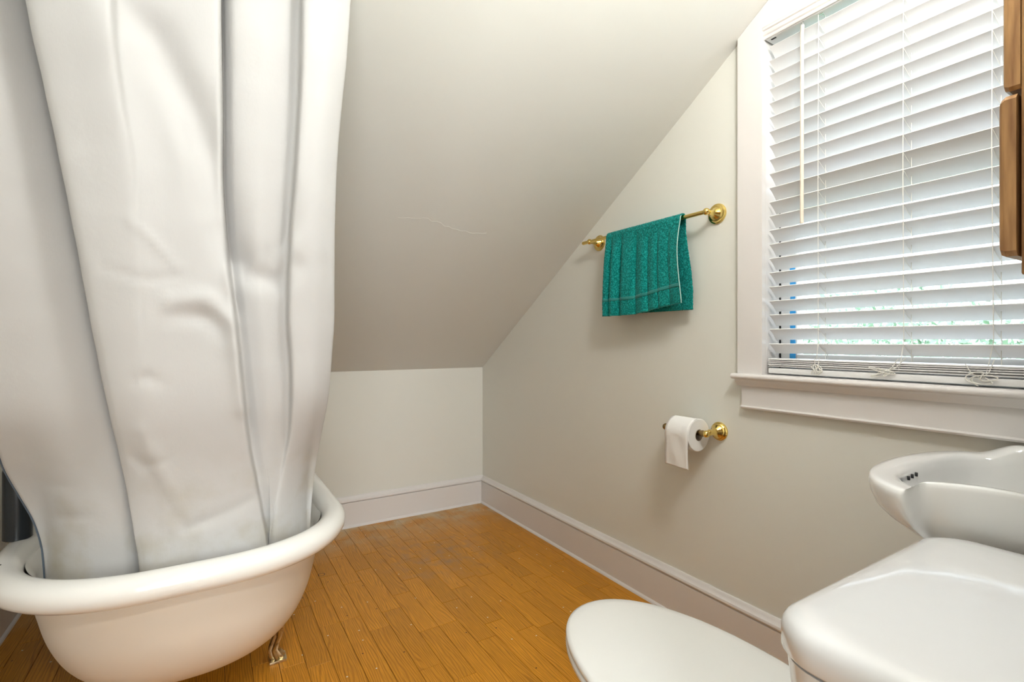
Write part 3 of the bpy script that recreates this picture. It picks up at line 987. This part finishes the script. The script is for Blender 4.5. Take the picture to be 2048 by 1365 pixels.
# ------------------------------------------------------------------ shower curtain and rod
CURTAIN_Z = [0.36, 0.5, 0.56, 0.62, 0.7, 0.8, 0.9, 1.0, 1.1, 1.2, 1.3, 1.4, 1.5, 1.6, 1.7, 1.8, 1.93]
CURTAIN = [
  [(-0.301,1.442),(-0.318,1.466),(-0.328,1.469),(-0.344,1.455),(-0.356,1.428),(-0.361,1.392),(-0.364,1.361),(-0.365,1.333),(-0.364,1.305),(-0.361,1.276),(-0.358,1.25),(-0.357,1.228),(-0.356,1.205),(-0.356,1.181),(-0.355,1.17),(-0.355,1.16),(-0.355,1.147)],
  [(-0.208,1.411),(-0.223,1.43),(-0.232,1.429),(-0.244,1.417),(-0.255,1.397),(-0.264,1.372),(-0.272,1.349),(-0.28,1.327),(-0.286,1.305),(-0.29,1.283),(-0.295,1.262),(-0.301,1.242),(-0.307,1.222),(-0.315,1.202),(-0.32,1.188),(-0.324,1.178),(-0.33,1.165)],
  [(-0.13,1.4),(-0.14,1.414),(-0.147,1.409),(-0.154,1.4),(-0.163,1.386),(-0.176,1.37),(-0.189,1.352),(-0.202,1.334),(-0.214,1.317),(-0.225,1.299),(-0.237,1.283),(-0.25,1.265),(-0.263,1.248),(-0.278,1.231),(-0.29,1.216),(-0.299,1.206),(-0.31,1.193)],
  [(-0.101,1.436),(-0.112,1.448),(-0.12,1.44),(-0.127,1.431),(-0.138,1.419),(-0.151,1.404),(-0.165,1.388),(-0.178,1.371),(-0.191,1.355),(-0.203,1.338),(-0.216,1.322),(-0.229,1.303),(-0.242,1.283),(-0.257,1.263),(-0.271,1.245),(-0.28,1.235),(-0.292,1.222)],
  [(-0.114,1.367),(-0.124,1.384),(-0.129,1.381),(-0.136,1.37),(-0.145,1.352),(-0.157,1.33),(-0.17,1.308),(-0.183,1.288),(-0.195,1.267),(-0.206,1.247),(-0.218,1.228),(-0.231,1.21),(-0.245,1.193),(-0.26,1.176),(-0.271,1.163),(-0.28,1.153),(-0.291,1.14)],
  [(-0.104,1.348),(-0.114,1.366),(-0.119,1.365),(-0.126,1.353),(-0.135,1.334),(-0.147,1.31),(-0.16,1.287),(-0.172,1.266),(-0.184,1.244),(-0.195,1.222),(-0.208,1.203),(-0.221,1.185),(-0.235,1.168),(-0.25,1.151),(-0.261,1.139),(-0.27,1.129),(-0.282,1.116)],
  [(-0.09,1.34),(-0.099,1.359),(-0.105,1.357),(-0.111,1.345),(-0.121,1.325),(-0.131,1.301),(-0.141,1.278),(-0.15,1.256),(-0.157,1.234),(-0.163,1.212),(-0.17,1.192),(-0.178,1.174),(-0.191,1.155),(-0.202,1.136),(-0.209,1.123),(-0.216,1.113),(-0.224,1.1)],
  [(-0.068,1.338),(-0.077,1.357),(-0.083,1.353),(-0.089,1.342),(-0.099,1.321),(-0.108,1.296),(-0.115,1.272),(-0.12,1.25),(-0.123,1.227),(-0.124,1.205),(-0.125,1.184),(-0.128,1.164),(-0.14,1.144),(-0.148,1.124),(-0.151,1.109),(-0.155,1.099),(-0.16,1.086)],
  [(-0.045,1.34),(-0.055,1.358),(-0.061,1.353),(-0.068,1.341),(-0.078,1.321),(-0.088,1.296),(-0.095,1.273),(-0.1,1.251),(-0.104,1.229),(-0.105,1.207),(-0.107,1.189),(-0.111,1.176),(-0.124,1.164),(-0.134,1.153),(-0.137,1.142),(-0.142,1.132),(-0.148,1.119)],
  [(0.013,1.349),(0.002,1.365),(-0.005,1.356),(-0.013,1.345),(-0.024,1.327),(-0.036,1.305),(-0.045,1.284),(-0.052,1.263),(-0.058,1.242),(-0.063,1.222),(-0.068,1.204),(-0.071,1.19),(-0.078,1.177),(-0.086,1.164),(-0.088,1.152),(-0.091,1.142),(-0.095,1.129)],
  [(0.118,1.356),(0.104,1.365),(0.096,1.357),(0.087,1.344),(0.074,1.327),(0.059,1.304),(0.047,1.284),(0.037,1.263),(0.027,1.243),(0.016,1.222),(0.007,1.204),(0.003,1.187),(0.002,1.172),(0.002,1.156),(0.001,1.141),(-0,1.13),(-0.001,1.117)],
  [(0.146,1.365),(0.131,1.372),(0.123,1.364),(0.113,1.35),(0.1,1.331),(0.084,1.308),(0.071,1.286),(0.061,1.265),(0.051,1.244),(0.039,1.223),(0.03,1.204),(0.025,1.189),(0.024,1.175),(0.023,1.161),(0.022,1.147),(0.021,1.136),(0.02,1.123)],
  [(0.158,1.437),(0.142,1.437),(0.133,1.426),(0.123,1.413),(0.11,1.394),(0.093,1.37),(0.081,1.348),(0.071,1.327),(0.061,1.305),(0.049,1.284),(0.039,1.264),(0.033,1.245),(0.032,1.228),(0.031,1.211),(0.029,1.193),(0.028,1.179),(0.027,1.166)],
  [(0.182,1.432),(0.166,1.431),(0.157,1.42),(0.146,1.405),(0.132,1.384),(0.115,1.358),(0.103,1.335),(0.092,1.313),(0.081,1.29),(0.069,1.267),(0.058,1.245),(0.052,1.222),(0.05,1.2),(0.049,1.177),(0.047,1.153),(0.045,1.139),(0.043,1.126)],
  [(0.147,1.43),(0.143,1.431),(0.141,1.419),(0.139,1.402),(0.137,1.38),(0.135,1.352),(0.128,1.328),(0.12,1.304),(0.111,1.28),(0.104,1.256),(0.1,1.234),(0.098,1.213),(0.099,1.193),(0.099,1.173),(0.098,1.153),(0.098,1.137),(0.097,1.124)],
  [(0.126,1.429),(0.136,1.431),(0.142,1.42),(0.15,1.405),(0.16,1.384),(0.172,1.358),(0.171,1.335),(0.167,1.313),(0.158,1.29),(0.157,1.267),(0.159,1.246),(0.162,1.227),(0.166,1.21),(0.169,1.193),(0.169,1.175),(0.169,1.159),(0.169,1.146)],
  [(0.142,1.418),(0.152,1.42),(0.157,1.407),(0.164,1.388),(0.173,1.363),(0.184,1.332),(0.183,1.306),(0.178,1.28),(0.169,1.255),(0.167,1.229),(0.168,1.205),(0.172,1.185),(0.175,1.168),(0.178,1.151),(0.178,1.133),(0.177,1.118),(0.177,1.105)],
  [(0.19,1.448),(0.201,1.444),(0.206,1.427),(0.211,1.407),(0.217,1.38),(0.225,1.345),(0.227,1.318),(0.226,1.291),(0.221,1.264),(0.218,1.236),(0.216,1.211),(0.216,1.19),(0.219,1.173),(0.224,1.156),(0.227,1.138),(0.228,1.122),(0.23,1.109)],
  [(0.23,1.495),(0.242,1.481),(0.246,1.462),(0.251,1.443),(0.255,1.416),(0.26,1.382),(0.265,1.355),(0.268,1.328),(0.268,1.3),(0.263,1.273),(0.259,1.247),(0.256,1.225),(0.258,1.208),(0.263,1.191),(0.27,1.173),(0.273,1.156),(0.276,1.141)],
  [(0.239,1.518),(0.252,1.5),(0.256,1.483),(0.26,1.465),(0.265,1.438),(0.271,1.407),(0.276,1.381),(0.278,1.355),(0.279,1.328),(0.274,1.302),(0.269,1.277),(0.267,1.255),(0.268,1.238),(0.273,1.221),(0.279,1.203),(0.283,1.186),(0.286,1.17)],
  [(0.229,1.572),(0.243,1.549),(0.248,1.533),(0.252,1.516),(0.257,1.491),(0.264,1.462),(0.269,1.437),(0.272,1.411),(0.273,1.386),(0.268,1.361),(0.265,1.337),(0.262,1.315),(0.263,1.298),(0.268,1.281),(0.274,1.263),(0.279,1.246),(0.282,1.228)],
]
CREASES = [  # polyline in (x, z), half width, depth (positive = away from the door)
    ([(-0.150, 1.685), (-0.085, 1.63), (-0.03, 1.52), (0.0, 1.43), (0.02, 1.33), (0.06, 1.24)], 0.034, 0.028),
    ([(-0.105, 1.60), (-0.05, 1.50), (-0.02, 1.40), (0.0, 1.30)], 0.034, -0.010),
    ([(0.02, 1.28), (0.08, 1.20), (0.14, 1.19), (0.17, 1.22)], 0.026, 0.014),
    ([(0.17, 1.38), (0.165, 1.30), (0.13, 1.24)], 0.018, 0.008),
    ([(-0.06, 1.13), (0.0, 1.14), (0.045, 1.09), (0.06, 1.00), (0.07, 0.90)], 0.020, -0.014),
    ([(-0.05, 1.105), (0.01, 1.10), (0.035, 1.06)], 0.018, 0.009),
    ([(-0.12, 0.97), (-0.10, 0.975), (-0.08, 0.96)], 0.012, 0.005),
    ([(-0.115, 0.86), (-0.095, 0.80), (-0.075, 0.72), (-0.05, 0.63)], 0.018, -0.008),
    ([(-0.13, 0.80), (-0.11, 0.78), (-0.085, 0.785)], 0.012, 0.006),
    ([(-0.09, 0.75), (-0.06, 0.66), (-0.04, 0.62), (0.0, 0.63), (0.10, 0.66)], 0.014, 0.006),
    ([(-0.125, 1.28), (-0.09, 1.25), (-0.05, 1.20)], 0.008, -0.004),
    ([(-0.17, 1.19), (-0.10, 1.17), (-0.03, 1.19)], 0.007, 0.003),
    ([(0.235, 1.26), (0.255, 1.20)], 0.007, 0.004),
    ([(-0.30, 0.74), (-0.25, 0.735)], 0.010, 0.004),
    ([(-0.29, 0.66), (-0.22, 0.665)], 0.010, 0.004),
]
def crease_offset(x, z):
    d = 0.0
    for poly, w, dep in CREASES:
        best = 9.0; bt = 0
        n_ = len(poly) - 1
        for i in range(n_):
            ax_, az_ = poly[i]; bx_, bz_ = poly[i + 1]
            vx, vz = bx_ - ax_, bz_ - az_
            t = max(0.0, min(1.0, ((x - ax_) * vx + (z - az_) * vz) / (vx * vx + vz * vz)))
            q = math.hypot(x - ax_ - t * vx, z - az_ - t * vz)
            if q < best: best = q; bt = (i + t) / n_
        if best < 3 * w:
            d += dep * math.exp(-(best / w) ** 2) * (0.35 + 0.65 * math.sin(math.pi * min(max(bt, 0.08), 0.92)))
    return d
def crom(p0, p1, p2, p3, t, k=0.42):
    m1, m2 = (p2 - p0) * k, (p3 - p1) * k
    t2, t3 = t * t, t * t * t
    return p1 * (2 * t3 - 3 * t2 + 1) + m1 * (t3 - 2 * t2 + t) + p2 * (-2 * t3 + 3 * t2) + m2 * (t3 - t2)
def curtain_row(z):
    zs = CURTAIN_Z
    i = 0
    while i < len(zs) - 2 and z > zs[i + 1]: i += 1
    t = (z - zs[i]) / (zs[i + 1] - zs[i])
    pts = []
    for f in CURTAIN:
        P = [Vector(f[max(0, min(len(f) - 1, i + k))]) for k in (-1, 0, 1, 2)]
        pts.append(crom(P[0], P[1], P[2], P[3], t))
    out = []
    for j in range(len(pts) - 1):
        P = [pts[max(0, min(len(pts) - 1, j + k))] for k in (-1, 0, 1, 2)]
        for s in range(9):
            out.append(crom(P[0], P[1], P[2], P[3], s / 9))
    out.append(pts[-1])
    return out
NEAR = sorted([p for p in tub_outline(0.055, 0.055, 0.05) if p[1] < TY0 + 0.37], key=lambda p: p[0])
def near_y(x):
    return interp(x, [p[0] for p in NEAR], [min(p[1], 1.52) for p in NEAR])
def keep_in_tub(p, z):
    """towards the rim the cloth swings inside the tub"""
    w = sm((0.94 - z) / 0.38)
    if w <= 0: return p
    s = 0.012
    lo = -0.318
    w2 = sm((0.80 - z) / 0.26)
    x = p.x + w2 * 0.012 * math.log(1 + math.exp(max(-40, min(40, (lo - p.x) / 0.012))))
    d = near_y(x) - p.y
    return Vector((x, p.y + w * s * math.log(1 + math.exp(max(-40, min(40, d / s))))))
cur = empty('shower_curtain', (0.0, 1.25, 0.36), 'white cloth shower curtain hanging into the bathtub in loose folds', 'shower curtain')
b = B()
NZ = 150
rows = []
for k in range(NZ + 1):
    z = 0.49 + (1.93 - 0.49) * k / NZ
    r_ = [keep_in_tub(p, z) for p in curtain_row(z)]
    rows.append([b.verts.new((p.x, p.y + crease_offset(p.x, z), z)) for p in r_])
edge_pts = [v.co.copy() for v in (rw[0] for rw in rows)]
for r0, r1 in zip(rows[:-1], rows[1:]):
    for j in range(len(r0) - 1):
        b.faces.new((r0[j], r0[j + 1], r1[j + 1], r1[j]))
c_o = mesh_obj('cloth', b, M['cloth'], cur, angle=180)
so = c_o.modifiers.new('solid', 'SOLIDIFY'); so.thickness = 0.0012; so.offset = 0
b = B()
tube(b, [p + Vector((-0.0025, 0.003, 0)) for p in edge_pts[::3]], 0.0021, 6)  # dark slate strip along the curtain's left edge
mesh_obj('edge_strip', b, M['hem'], cur)
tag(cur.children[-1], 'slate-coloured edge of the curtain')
rod = empty('curtain_rod', (0, 1.13, 1.945), 'thin chrome shower curtain rod above the tub end', 'curtain rod')
b = B()
tube(b, [(WL, 1.135, 1.945), (-0.3, 1.135, 1.945), (0.10, 1.125, 1.945), (0.25, 1.135, 1.945), (0.285, 1.16, 1.945), (0.29, 1.195, 1.942)], 0.009, 12)
mesh_obj('pole', b, M['chrome'], rod)
b = B(); lathe(b, [(0, 0.03), (0.004, 0.03), (0.010, 0.018), (0.02, 0.011)], (WL, 1.135, 1.945), (1, 0, 0), 24)
mesh_obj('wall_flange', b, M['chrome'], rod)

# dark bottle on the rim behind the curtain edge
bt = empty('shampoo_bottle', (-0.400, 1.70, RIMZ + 0.029), 'dark bottle half hidden behind the curtain at the left edge', 'bottle')
b = B(); lathe(b, [(0, 0.024), (0.003, 0.028), (0.17, 0.028), (0.19, 0.024), (0.20, 0.014), (0.205, 0.012)], (-0.400, 1.70, RIMZ + 0.029), (0, 0, 1), 28)
mesh_obj('body', b, M['bottle'], bt)
b = B(); lathe(b, [(0.205, 0.015), (0.207, 0.016), (0.235, 0.015), (0.238, 0.012)], (-0.400, 1.70, RIMZ + 0.029), (0, 0, 1), 24)
mesh_obj('cap', b, M['bottle'], bt)

# ------------------------------------------------------------------ toilet
TX = 0.785
toi = empty('toilet', (TX, 0.42, 0), 'white toilet with closed oval lid and boxy tank in the near right corner', 'toilet')
b = B()
def tank_ring(hx, y0, y1, r, z): return [Vector((p[0], p[1], z)) for p in rrect(TX, (y0 + y1) / 2, hx, (y1 - y0) / 2, r, 8)]
loft(b, [tank_ring(0.195, 0.10, 0.285, 0.045, 0.375), tank_ring(0.205, 0.09, 0.295, 0.045, 0.395), tank_ring(0.228, 0.083, 0.318, 0.05, 0.55), tank_ring(0.2385, 0.080, 0.330, 0.052, 0.6935)])
mesh_obj('tank', b, M['porc'], toi, angle=50)
b = B()
LX, LY0, LY1 = 0.2430, 0.075, 0.334
def lid_ring(ins, z, dome=0.0):
    pts = rrect(TX, (LY0 + LY1) / 2, LX - ins, (LY1 - LY0) / 2 - ins, max(0.012, 0.055 - ins * 0.6), 8)
    return [Vector((p[0], p[1] + 0.010 * (1 - ((p[0] - TX) / LX) ** 2) * (1 if p[1] > 0.2 else 0) * (1 - ins / 0.13), z)) for p in pts]
loft(b, [lid_ring(0.012, 0.696), lid_ring(0.003, 0.697), lid_ring(0.0, 0.701), lid_ring(0.0, 0.721), lid_ring(0.002, 0.729), lid_ring(0.006, 0.7345), lid_ring(0.012, 0.738),
         lid_ring(0.022, 0.7405), lid_ring(0.045, 0.7425), lid_ring(0.08, 0.744), lid_ring(0.115, 0.7445)])
mesh_obj('tank_lid', b, M['porc'], toi, angle=60)
b = B()
lathe(b, [(0, 0.014), (0.006, 0.014), (0.010, 0.008), (0.018, 0.007)], (TX - 0.15, 0.318, 0.64), (0, 1, 0), 20)
tube(b, [(TX - 0.15, 0.334, 0.64), (TX - 0.10, 0.338, 0.634), (TX - 0.07, 0.336, 0.630)], [0.006, 0.006, 0.008], 8)
mesh_obj('flush_lever', b, M['chrome'], toi)
def oval(hx, yb, yf, z, n=72, e=1.0):
    """egg outline: straight-ish back at yb, round front at yf"""
    out = []
    yc = yb + (yf - yb) * 0.40
    for k in range(n):
        a = 2 * math.pi * k / n
        c_, s_ = math.cos(a), math.sin(a)
        if s_ >= 0:
            x_ = hx * math.copysign(abs(c_) ** 0.95, c_); y_ = yc + (yf - yc) * abs(s_) ** 0.97
        else:
            x_ = hx * math.copysign(abs(c_) ** 0.72, c_); y_ = yc - (yc - yb) * abs(s_) ** 0.72
        out.append(Vector((TX + x_, y_, z)))
    return out
b = B()
loft(b, [oval(0.118, 0.12, 0.70, 0.0), oval(0.120, 0.12, 0.71, 0.02), oval(0.100, 0.14, 0.66, 0.09), oval(0.100, 0.15, 0.66, 0.16), oval(0.125, 0.17, 0.74, 0.24),
         oval(0.160, 0.20, 0.85, 0.31), oval(0.178, 0.22, 0.905, 0.355), oval(0.182, 0.24, 0.915, 0.375), oval(0.178, 0.25, 0.910, 0.383)])
box(b, (TX - 0.11, 0.10, 0.30), (TX + 0.11, 0.34, 0.376), 0.015, 3)
mesh_obj('bowl', b, M['porc'], toi, angle=50)
b = B()
loft(b, [oval(0.182, 0.375, 0.925, 0.3845), oval(0.187, 0.37, 0.930, 0.389), oval(0.187, 0.37, 0.930, 0.397), oval(0.183, 0.375, 0.926, 0.4005)])
mesh_obj('seat', b, M['seat'], toi, angle=50)
b = B()
loft(b, [oval(0.181, 0.375, 0.924, 0.4025), oval(0.186, 0.37, 0.929, 0.405), oval(0.187, 0.369, 0.930, 0.411), oval(0.185, 0.371, 0.928, 0.4165), oval(0.178, 0.378, 0.920, 0.4195),
         oval(0.160, 0.395, 0.900, 0.4215), oval(0.10, 0.45, 0.83, 0.4235), oval(0.03, 0.55, 0.70, 0.4245)])
mesh_obj('lid', b, M['seat'], toi, angle=60)
for s in (-1, 1):
    b = B(); box(b, (TX + s * 0.075 - 0.02, 0.345, 0.378), (TX + s * 0.075 + 0.02, 0.385, 0.412), 0.008, 3)
    mesh_obj('hinge', b, M['seat'], toi)

# ------------------------------------------------------------------ wash basin
bas = empty('wash_basin', (1.27, 0.25, 0), 'white ceramic pedestal basin with raised sides under the window', 'sink')
ctrl_out = [(1.060, 0.075), (1.058, 0.16), (1.054, 0.25), (1.048, 0.32), (1.044, 0.352), (1.030, 0.364), (1.008, 0.372), (1.013, 0.392), (1.045, 0.428), (1.090, 0.457), (1.145, 0.477),
            (1.22, 0.489), (1.30, 0.491), (1.37, 0.485), (1.43, 0.472), (1.485, 0.446), (1.512, 0.410), (1.522, 0.370), (1.521, 0.32), (1.515, 0.25), (1.509, 0.16), (1.504, 0.075)]
def dense(ctrl, n):
    P = [Vector(c) for c in ctrl]
    out = []
    for i in range(len(P) - 1):
        q = [P[max(0, min(len(P) - 1, i + k))] for k in (-1, 0, 1, 2)]
        for s in range(n): out.append(crom(q[0], q[1], q[2], q[3], s / n, 0.45))
    out.append(P[-1])
    return out
out2 = dense(ctrl_out, 5)
ncol = len(out2)
# close along the wall behind
back = [Vector((1.504 + (1.060 - 1.504) * k / 24, 0.075)) for k in range(1, 24)]
outl = out2 + back
BC = Vector((1.272, 0.285))
def raise_z(p):
    """sides and back stand a little higher than the front deck"""
    if p.x > BC.x:
        return 0.026 * sm((0.420 - p.y) / 0.075)
    k = sm((0.376 - p.y) / 0.020)
    return k * (0.012 + 0.008 * math.sin(max(0.0, min(1.0, (0.36 - p.y) / 0.20)) * math.pi))
DZ_ = 0.795
def side_w(p): return sm((0.385 - p.y) / 0.03) if p.x < BC.x else sm((0.42 - p.y) / 0.14)
def deck_w(p): return 0.046 * (1 - side_w(p)) + 0.020 * side_w(p) + 0.05 * sm((0.13 - p.y) / 0.05)
def inner_pt(p):
    d = BC - p
    return p + d.normalized() * min(deck_w(p) * 1.1, d.length * 0.5)
rings = []
def outer_ring(kf, ks, z, zk):
    c2 = Vector((1.272, 0.20))
    r_ = []
    for p in outl:
        w = side_w(p)
        k = kf * (1 - w) + ks * w
        q = p + (c2 - p) * k
        q.y = max(q.y, 0.0755)
        r_.append(Vector((q.x, q.y, z + zk * raise_z(p))))
    return r_
rings += [outer_ring(0.80, 0.76, 0.625, 0), outer_ring(0.66, 0.58, 0.640, 0), outer_ring(0.46, 0.36, 0.665, 0), outer_ring(0.25, 0.17, 0.695, 0), outer_ring(0.150, 0.075, 0.712, 0),
          outer_ring(0.078, 0.030, 0.730, 0), outer_ring(0.032, 0.012, 0.746, 0.1), outer_ring(0.008, 0.005, 0.765, 0.5), outer_ring(0.0, 0.001, 0.780, 0.9), outer_ring(0.0, 0.0, 0.787, 1), outer_ring(0.006, 0.004, 0.793, 1), outer_ring(0.016, 0.012, 0.7955, 1)]
def mix_ring(k, z, zk):
    return [Vector((*p.lerp(inner_pt(p), k), z + zk * raise_z(p))) for p in outl]
def bowl_ring(k, z, zk):
    c3 = Vector((1.272, 0.27))
    r_ = []
    for p in outl:
        q = inner_pt(p)
        q = q.lerp(c3, k)
        r_.append(Vector((q.x, q.y, z + zk * raise_z(p))))
    return r_
rings += [mix_ring(0.3, 0.7965, 1.0), mix_ring(0.65, 0.7965, 1.0), mix_ring(0.88, 0.795, 0.98), mix_ring(1.0, 0.7915, 0.95), bowl_ring(0.025, 0.785, 0.9), bowl_ring(0.05, 0.770, 0.6), bowl_ring(0.09, 0.742, 0.2),
          bowl_ring(0.16, 0.712, 0), bowl_ring(0.28, 0.685, 0), bowl_ring(0.48, 0.665, 0), bowl_ring(0.72, 0.655, 0), bowl_ring(0.90, 0.652, 0)]
b = B(); loft(b, rings)
mesh_obj('bowl', b, M['basin'], bas, angle=50)
b = B()
loft(b, [[Vector((p[0], p[1], z)) for p in rrect(1.272, 0.20, hx, hy, min(hx, hy) * 0.7, 6)] for hx, hy, z in ((0.12, 0.10, 0.0), (0.12, 0.10, 0.03), (0.085, 0.08, 0.10), (0.075, 0.07, 0.40), (0.085, 0.085, 0.55), (0.10, 0.10, 0.632))])
mesh_obj('pedestal', b, M['basin'], bas, angle=50)
# overflow holes in the front inner wall
for hx in (1.190, 1.212, 1.234):
    ip = [inner_pt(p).lerp(Vector((1.272, 0.27)), 0.048) for p in out2 if p.y > 0.40]
    q = min(ip, key=lambda v: abs(v.x - hx))
    b = B()
    lathe(b, [(-0.003, 0.0042), (0.0015, 0.0042)], (q.x, q.y - 0.001, 0.7775), (Vector((1.272, 0.27)) - q).to_3d(), 14)
    mesh_obj('overflow_hole', b, M['dark'], bas, smooth=False)
b = B(); lathe(b, [(0, 0.020), (0.002, 0.020), (0.003, 0.015)], (1.272, 0.27, 0.6525), (0, 0, 1), 24)
mesh_obj('drain', b, M['chrome'], bas)

# ------------------------------------------------------------------ wooden cabinet on the wall above the basin
cab = empty('wall_cabinet', (1.2, RY, 1.141), 'oak wall cabinet with overlay doors at the upper right edge', 'cabinet')
b = B(); box(b, (0.950, RY, 1.141), (1.50, 0.2145, 1.80), 0.003, 2)
mesh_obj('body', b, M['oak'], cab)
def door(x0, x1, z0, z1, y0, cham):
    bm = B()
    pts = [(x0, z0 + cham), (x0 + cham, z0), (x1 - cham, z0), (x1, z0 + cham), (x1, z1 - cham), (x1 - cham, z1), (x0 + cham, z1), (x0, z1 - cham)]
    rings = []
    for y, ins in ((y0, 0.0), (y0 + 0.012, 0.0), (y0 + 0.017, 0.003), (y0 + 0.019, 0.008)):
        cx, cz = (x0 + x1) / 2, (z0 + z1) / 2
        rings.append([Vector((p[0] + math.copysign(ins, cx - p[0]), y, p[1] + math.copysign(ins, cz - p[1]))) for p in pts])
    loft(bm, rings)
    d = mesh_obj('door', bm, M['oak'], cab, angle=20)
    bm = B(); lathe(bm, [(0, 0.006), (0.010, 0.005), (0.016, 0.011), (0.022, 0.012), (0.026, 0.008)], (x1 - 0.03 if x0 < 1.1 else x0 + 0.03, y0 + 0.019, z0 + 0.05), (0, 1, 0), 18)
    mesh_obj('knob', bm, M['brass'], d)
door(0.947, 1.224, 1.168, 1.392, 0.2185, 0.007)
door(1.226, 1.503, 1.168, 1.392, 0.2185, 0.007)
door(0.950, 1.224, 1.398, 1.790, 0.2150, 0.005)
door(1.226, 1.500, 1.398, 1.790, 0.2150, 0.005)

# ------------------------------------------------------------------ lamps, the hall one added as fill
van = empty('vanity_light', (1.00, RY, 1.99), 'three-bulb vanity light on the wall above the cabinet', 'lamp')
b = B(); box(b, (0.74, RY, 1.96), (1.26, RY + 0.03, 2.05), 0.006, 2)
mesh_obj('backplate', b, M['chrome'], van)
M['bulb'] = emit_mat('frosted_bulb', (1.0, 0.93, 0.82), 6.0)
for x_ in (0.84, 1.00, 1.16):
    b = B(); lathe(b, [(0.03, 0.022), (0.05, 0.020), (0.055, 0.016)], (x_, RY, 2.005), (0, 1, 0), 20)
    mesh_obj('socket', b, M['chrome'], van)
    ball(van, (x_, RY + 0.095, 2.005), 0.042, M['bulb'], 'bulb')
    ld = bpy.data.lights.new('vanity_lamp', 'POINT'); ld.energy = VANITY_W; ld.color = (0.965, 0.985, 1.0); ld.shadow_soft_size = 0.045
    lo = bpy.data.objects.new('vanity_lamp', ld); lo.location = (x_, RY + 0.145, 2.005); COL.objects.link(lo)
def ceiling_lamp(x_, y_, w, nm, label, globe=False):
    g = empty(nm, (x_, y_, CZ), label, 'lamp')
    bm = B(); lathe(bm, [(0, 0.13), (0.02, 0.13), (0.025, 0.12)], (x_, y_, CZ), (0, 0, -1), 32)
    mesh_obj('canopy', bm, M['chrome'], g)
    bm = B(); lathe(bm, [(0.025, 0.125), (0.05, 0.12), (0.08, 0.09), (0.095, 0.04), (0.098, 0.0)], (x_, y_, CZ), (0, 0, -1), 32)
    mesh_obj('glass_bowl', bm, M['bulb'], g)
    if globe:
        ld = bpy.data.lights.new(nm + '_light', 'POINT'); ld.shadow_soft_size = 0.10; dz = 0.21
    else:
        ld = bpy.data.lights.new(nm + '_light', 'AREA'); ld.shape = 'DISK'; ld.size = 0.26; dz = 0.105
    ld.energy = w; ld.color = (0.965, 0.985, 1.0)
    lo = bpy.data.objects.new(nm + '_light', ld); lo.location = (x_, y_, CZ - dz); COL.objects.link(lo)
ceiling_lamp(0.70, 0.17, ROOM_LAMP_W, 'ceiling_lamp', 'round ceiling lamp inside the bathroom doorway', True)
ceiling_lamp(-0.1, -1.1, HALL_W, 'hall_fill_lamp', 'added round fill lamp on the hall ceiling')  # added out of view to send general fill through the doorway

# ------------------------------------------------------------------ outside
b = B(); box(b, (WX + TH + 0.3, -25, -3.1), (45, 40, -3.0))
tag(mesh_obj('ground', b, M['lawn'], smooth=False), 'lawn outside far below the window', 'ground', kind='structure')
def tree(x_, y_, z_, rx, rz, n, seed, label):
    g = empty('garden_tree', (x_, y_, -3.0), label, 'tree', 'trees outside the window')
    r = random.Random(seed)
    bm = B()
    tube(bm, [(x_, y_, -3.0), (x_ + 0.05, y_, -1.5), (x_, y_ + 0.08, z_)], [0.14, 0.11, 0.05], 10)
    for k in range(7):
        a = k * 0.9
        tube(bm, [(x_ + 0.02, y_ + 0.03, z_ - 1.1 + 0.14 * k), (x_ + math.cos(a) * rx * 0.5, y_ + math.sin(a) * rx * 0.5, z_ - 0.7 + 0.18 * k), (x_ + math.cos(a) * rx * 0.8, y_ + math.sin(a) * rx * 0.8, z_ - 0.3 + 0.15 * k)], [0.05, 0.03, 0.012], 7)
    mesh_obj('trunk', bm, M['bark'], g)
    bm = B()
    for k in range(n):
        while True:
            p = Vector((r.uniform(-1, 1), r.uniform(-1, 1), r.uniform(-1, 1)))
            if p.length < 1 and p.length > 0.35: break
        c = Vector((x_ + p.x * rx, y_ + p.y * rx, z_ + p.z * rz))
        u = Vector((r.gauss(0, 1), r.gauss(0, 1), r.gauss(0, 1))).normalized()
        w = u.orthogonal().normalized()
        s = r.uniform(0.028, 0.05)
        v = [bm.verts.new(c + q) for q in (u * s, w * s * 0.5, u * -s, w * s * -0.5)]
        bm.faces.new(v)
    o = mesh_obj('foliage', bm, M['leaf'], g, smooth=False)
    o['kind'] = 'stuff'
tree(5.6, 2.15, 0.45, 1.25, 1.20, 11000, 4, 'leafy tree seen pale green through the lower slats of the blind')
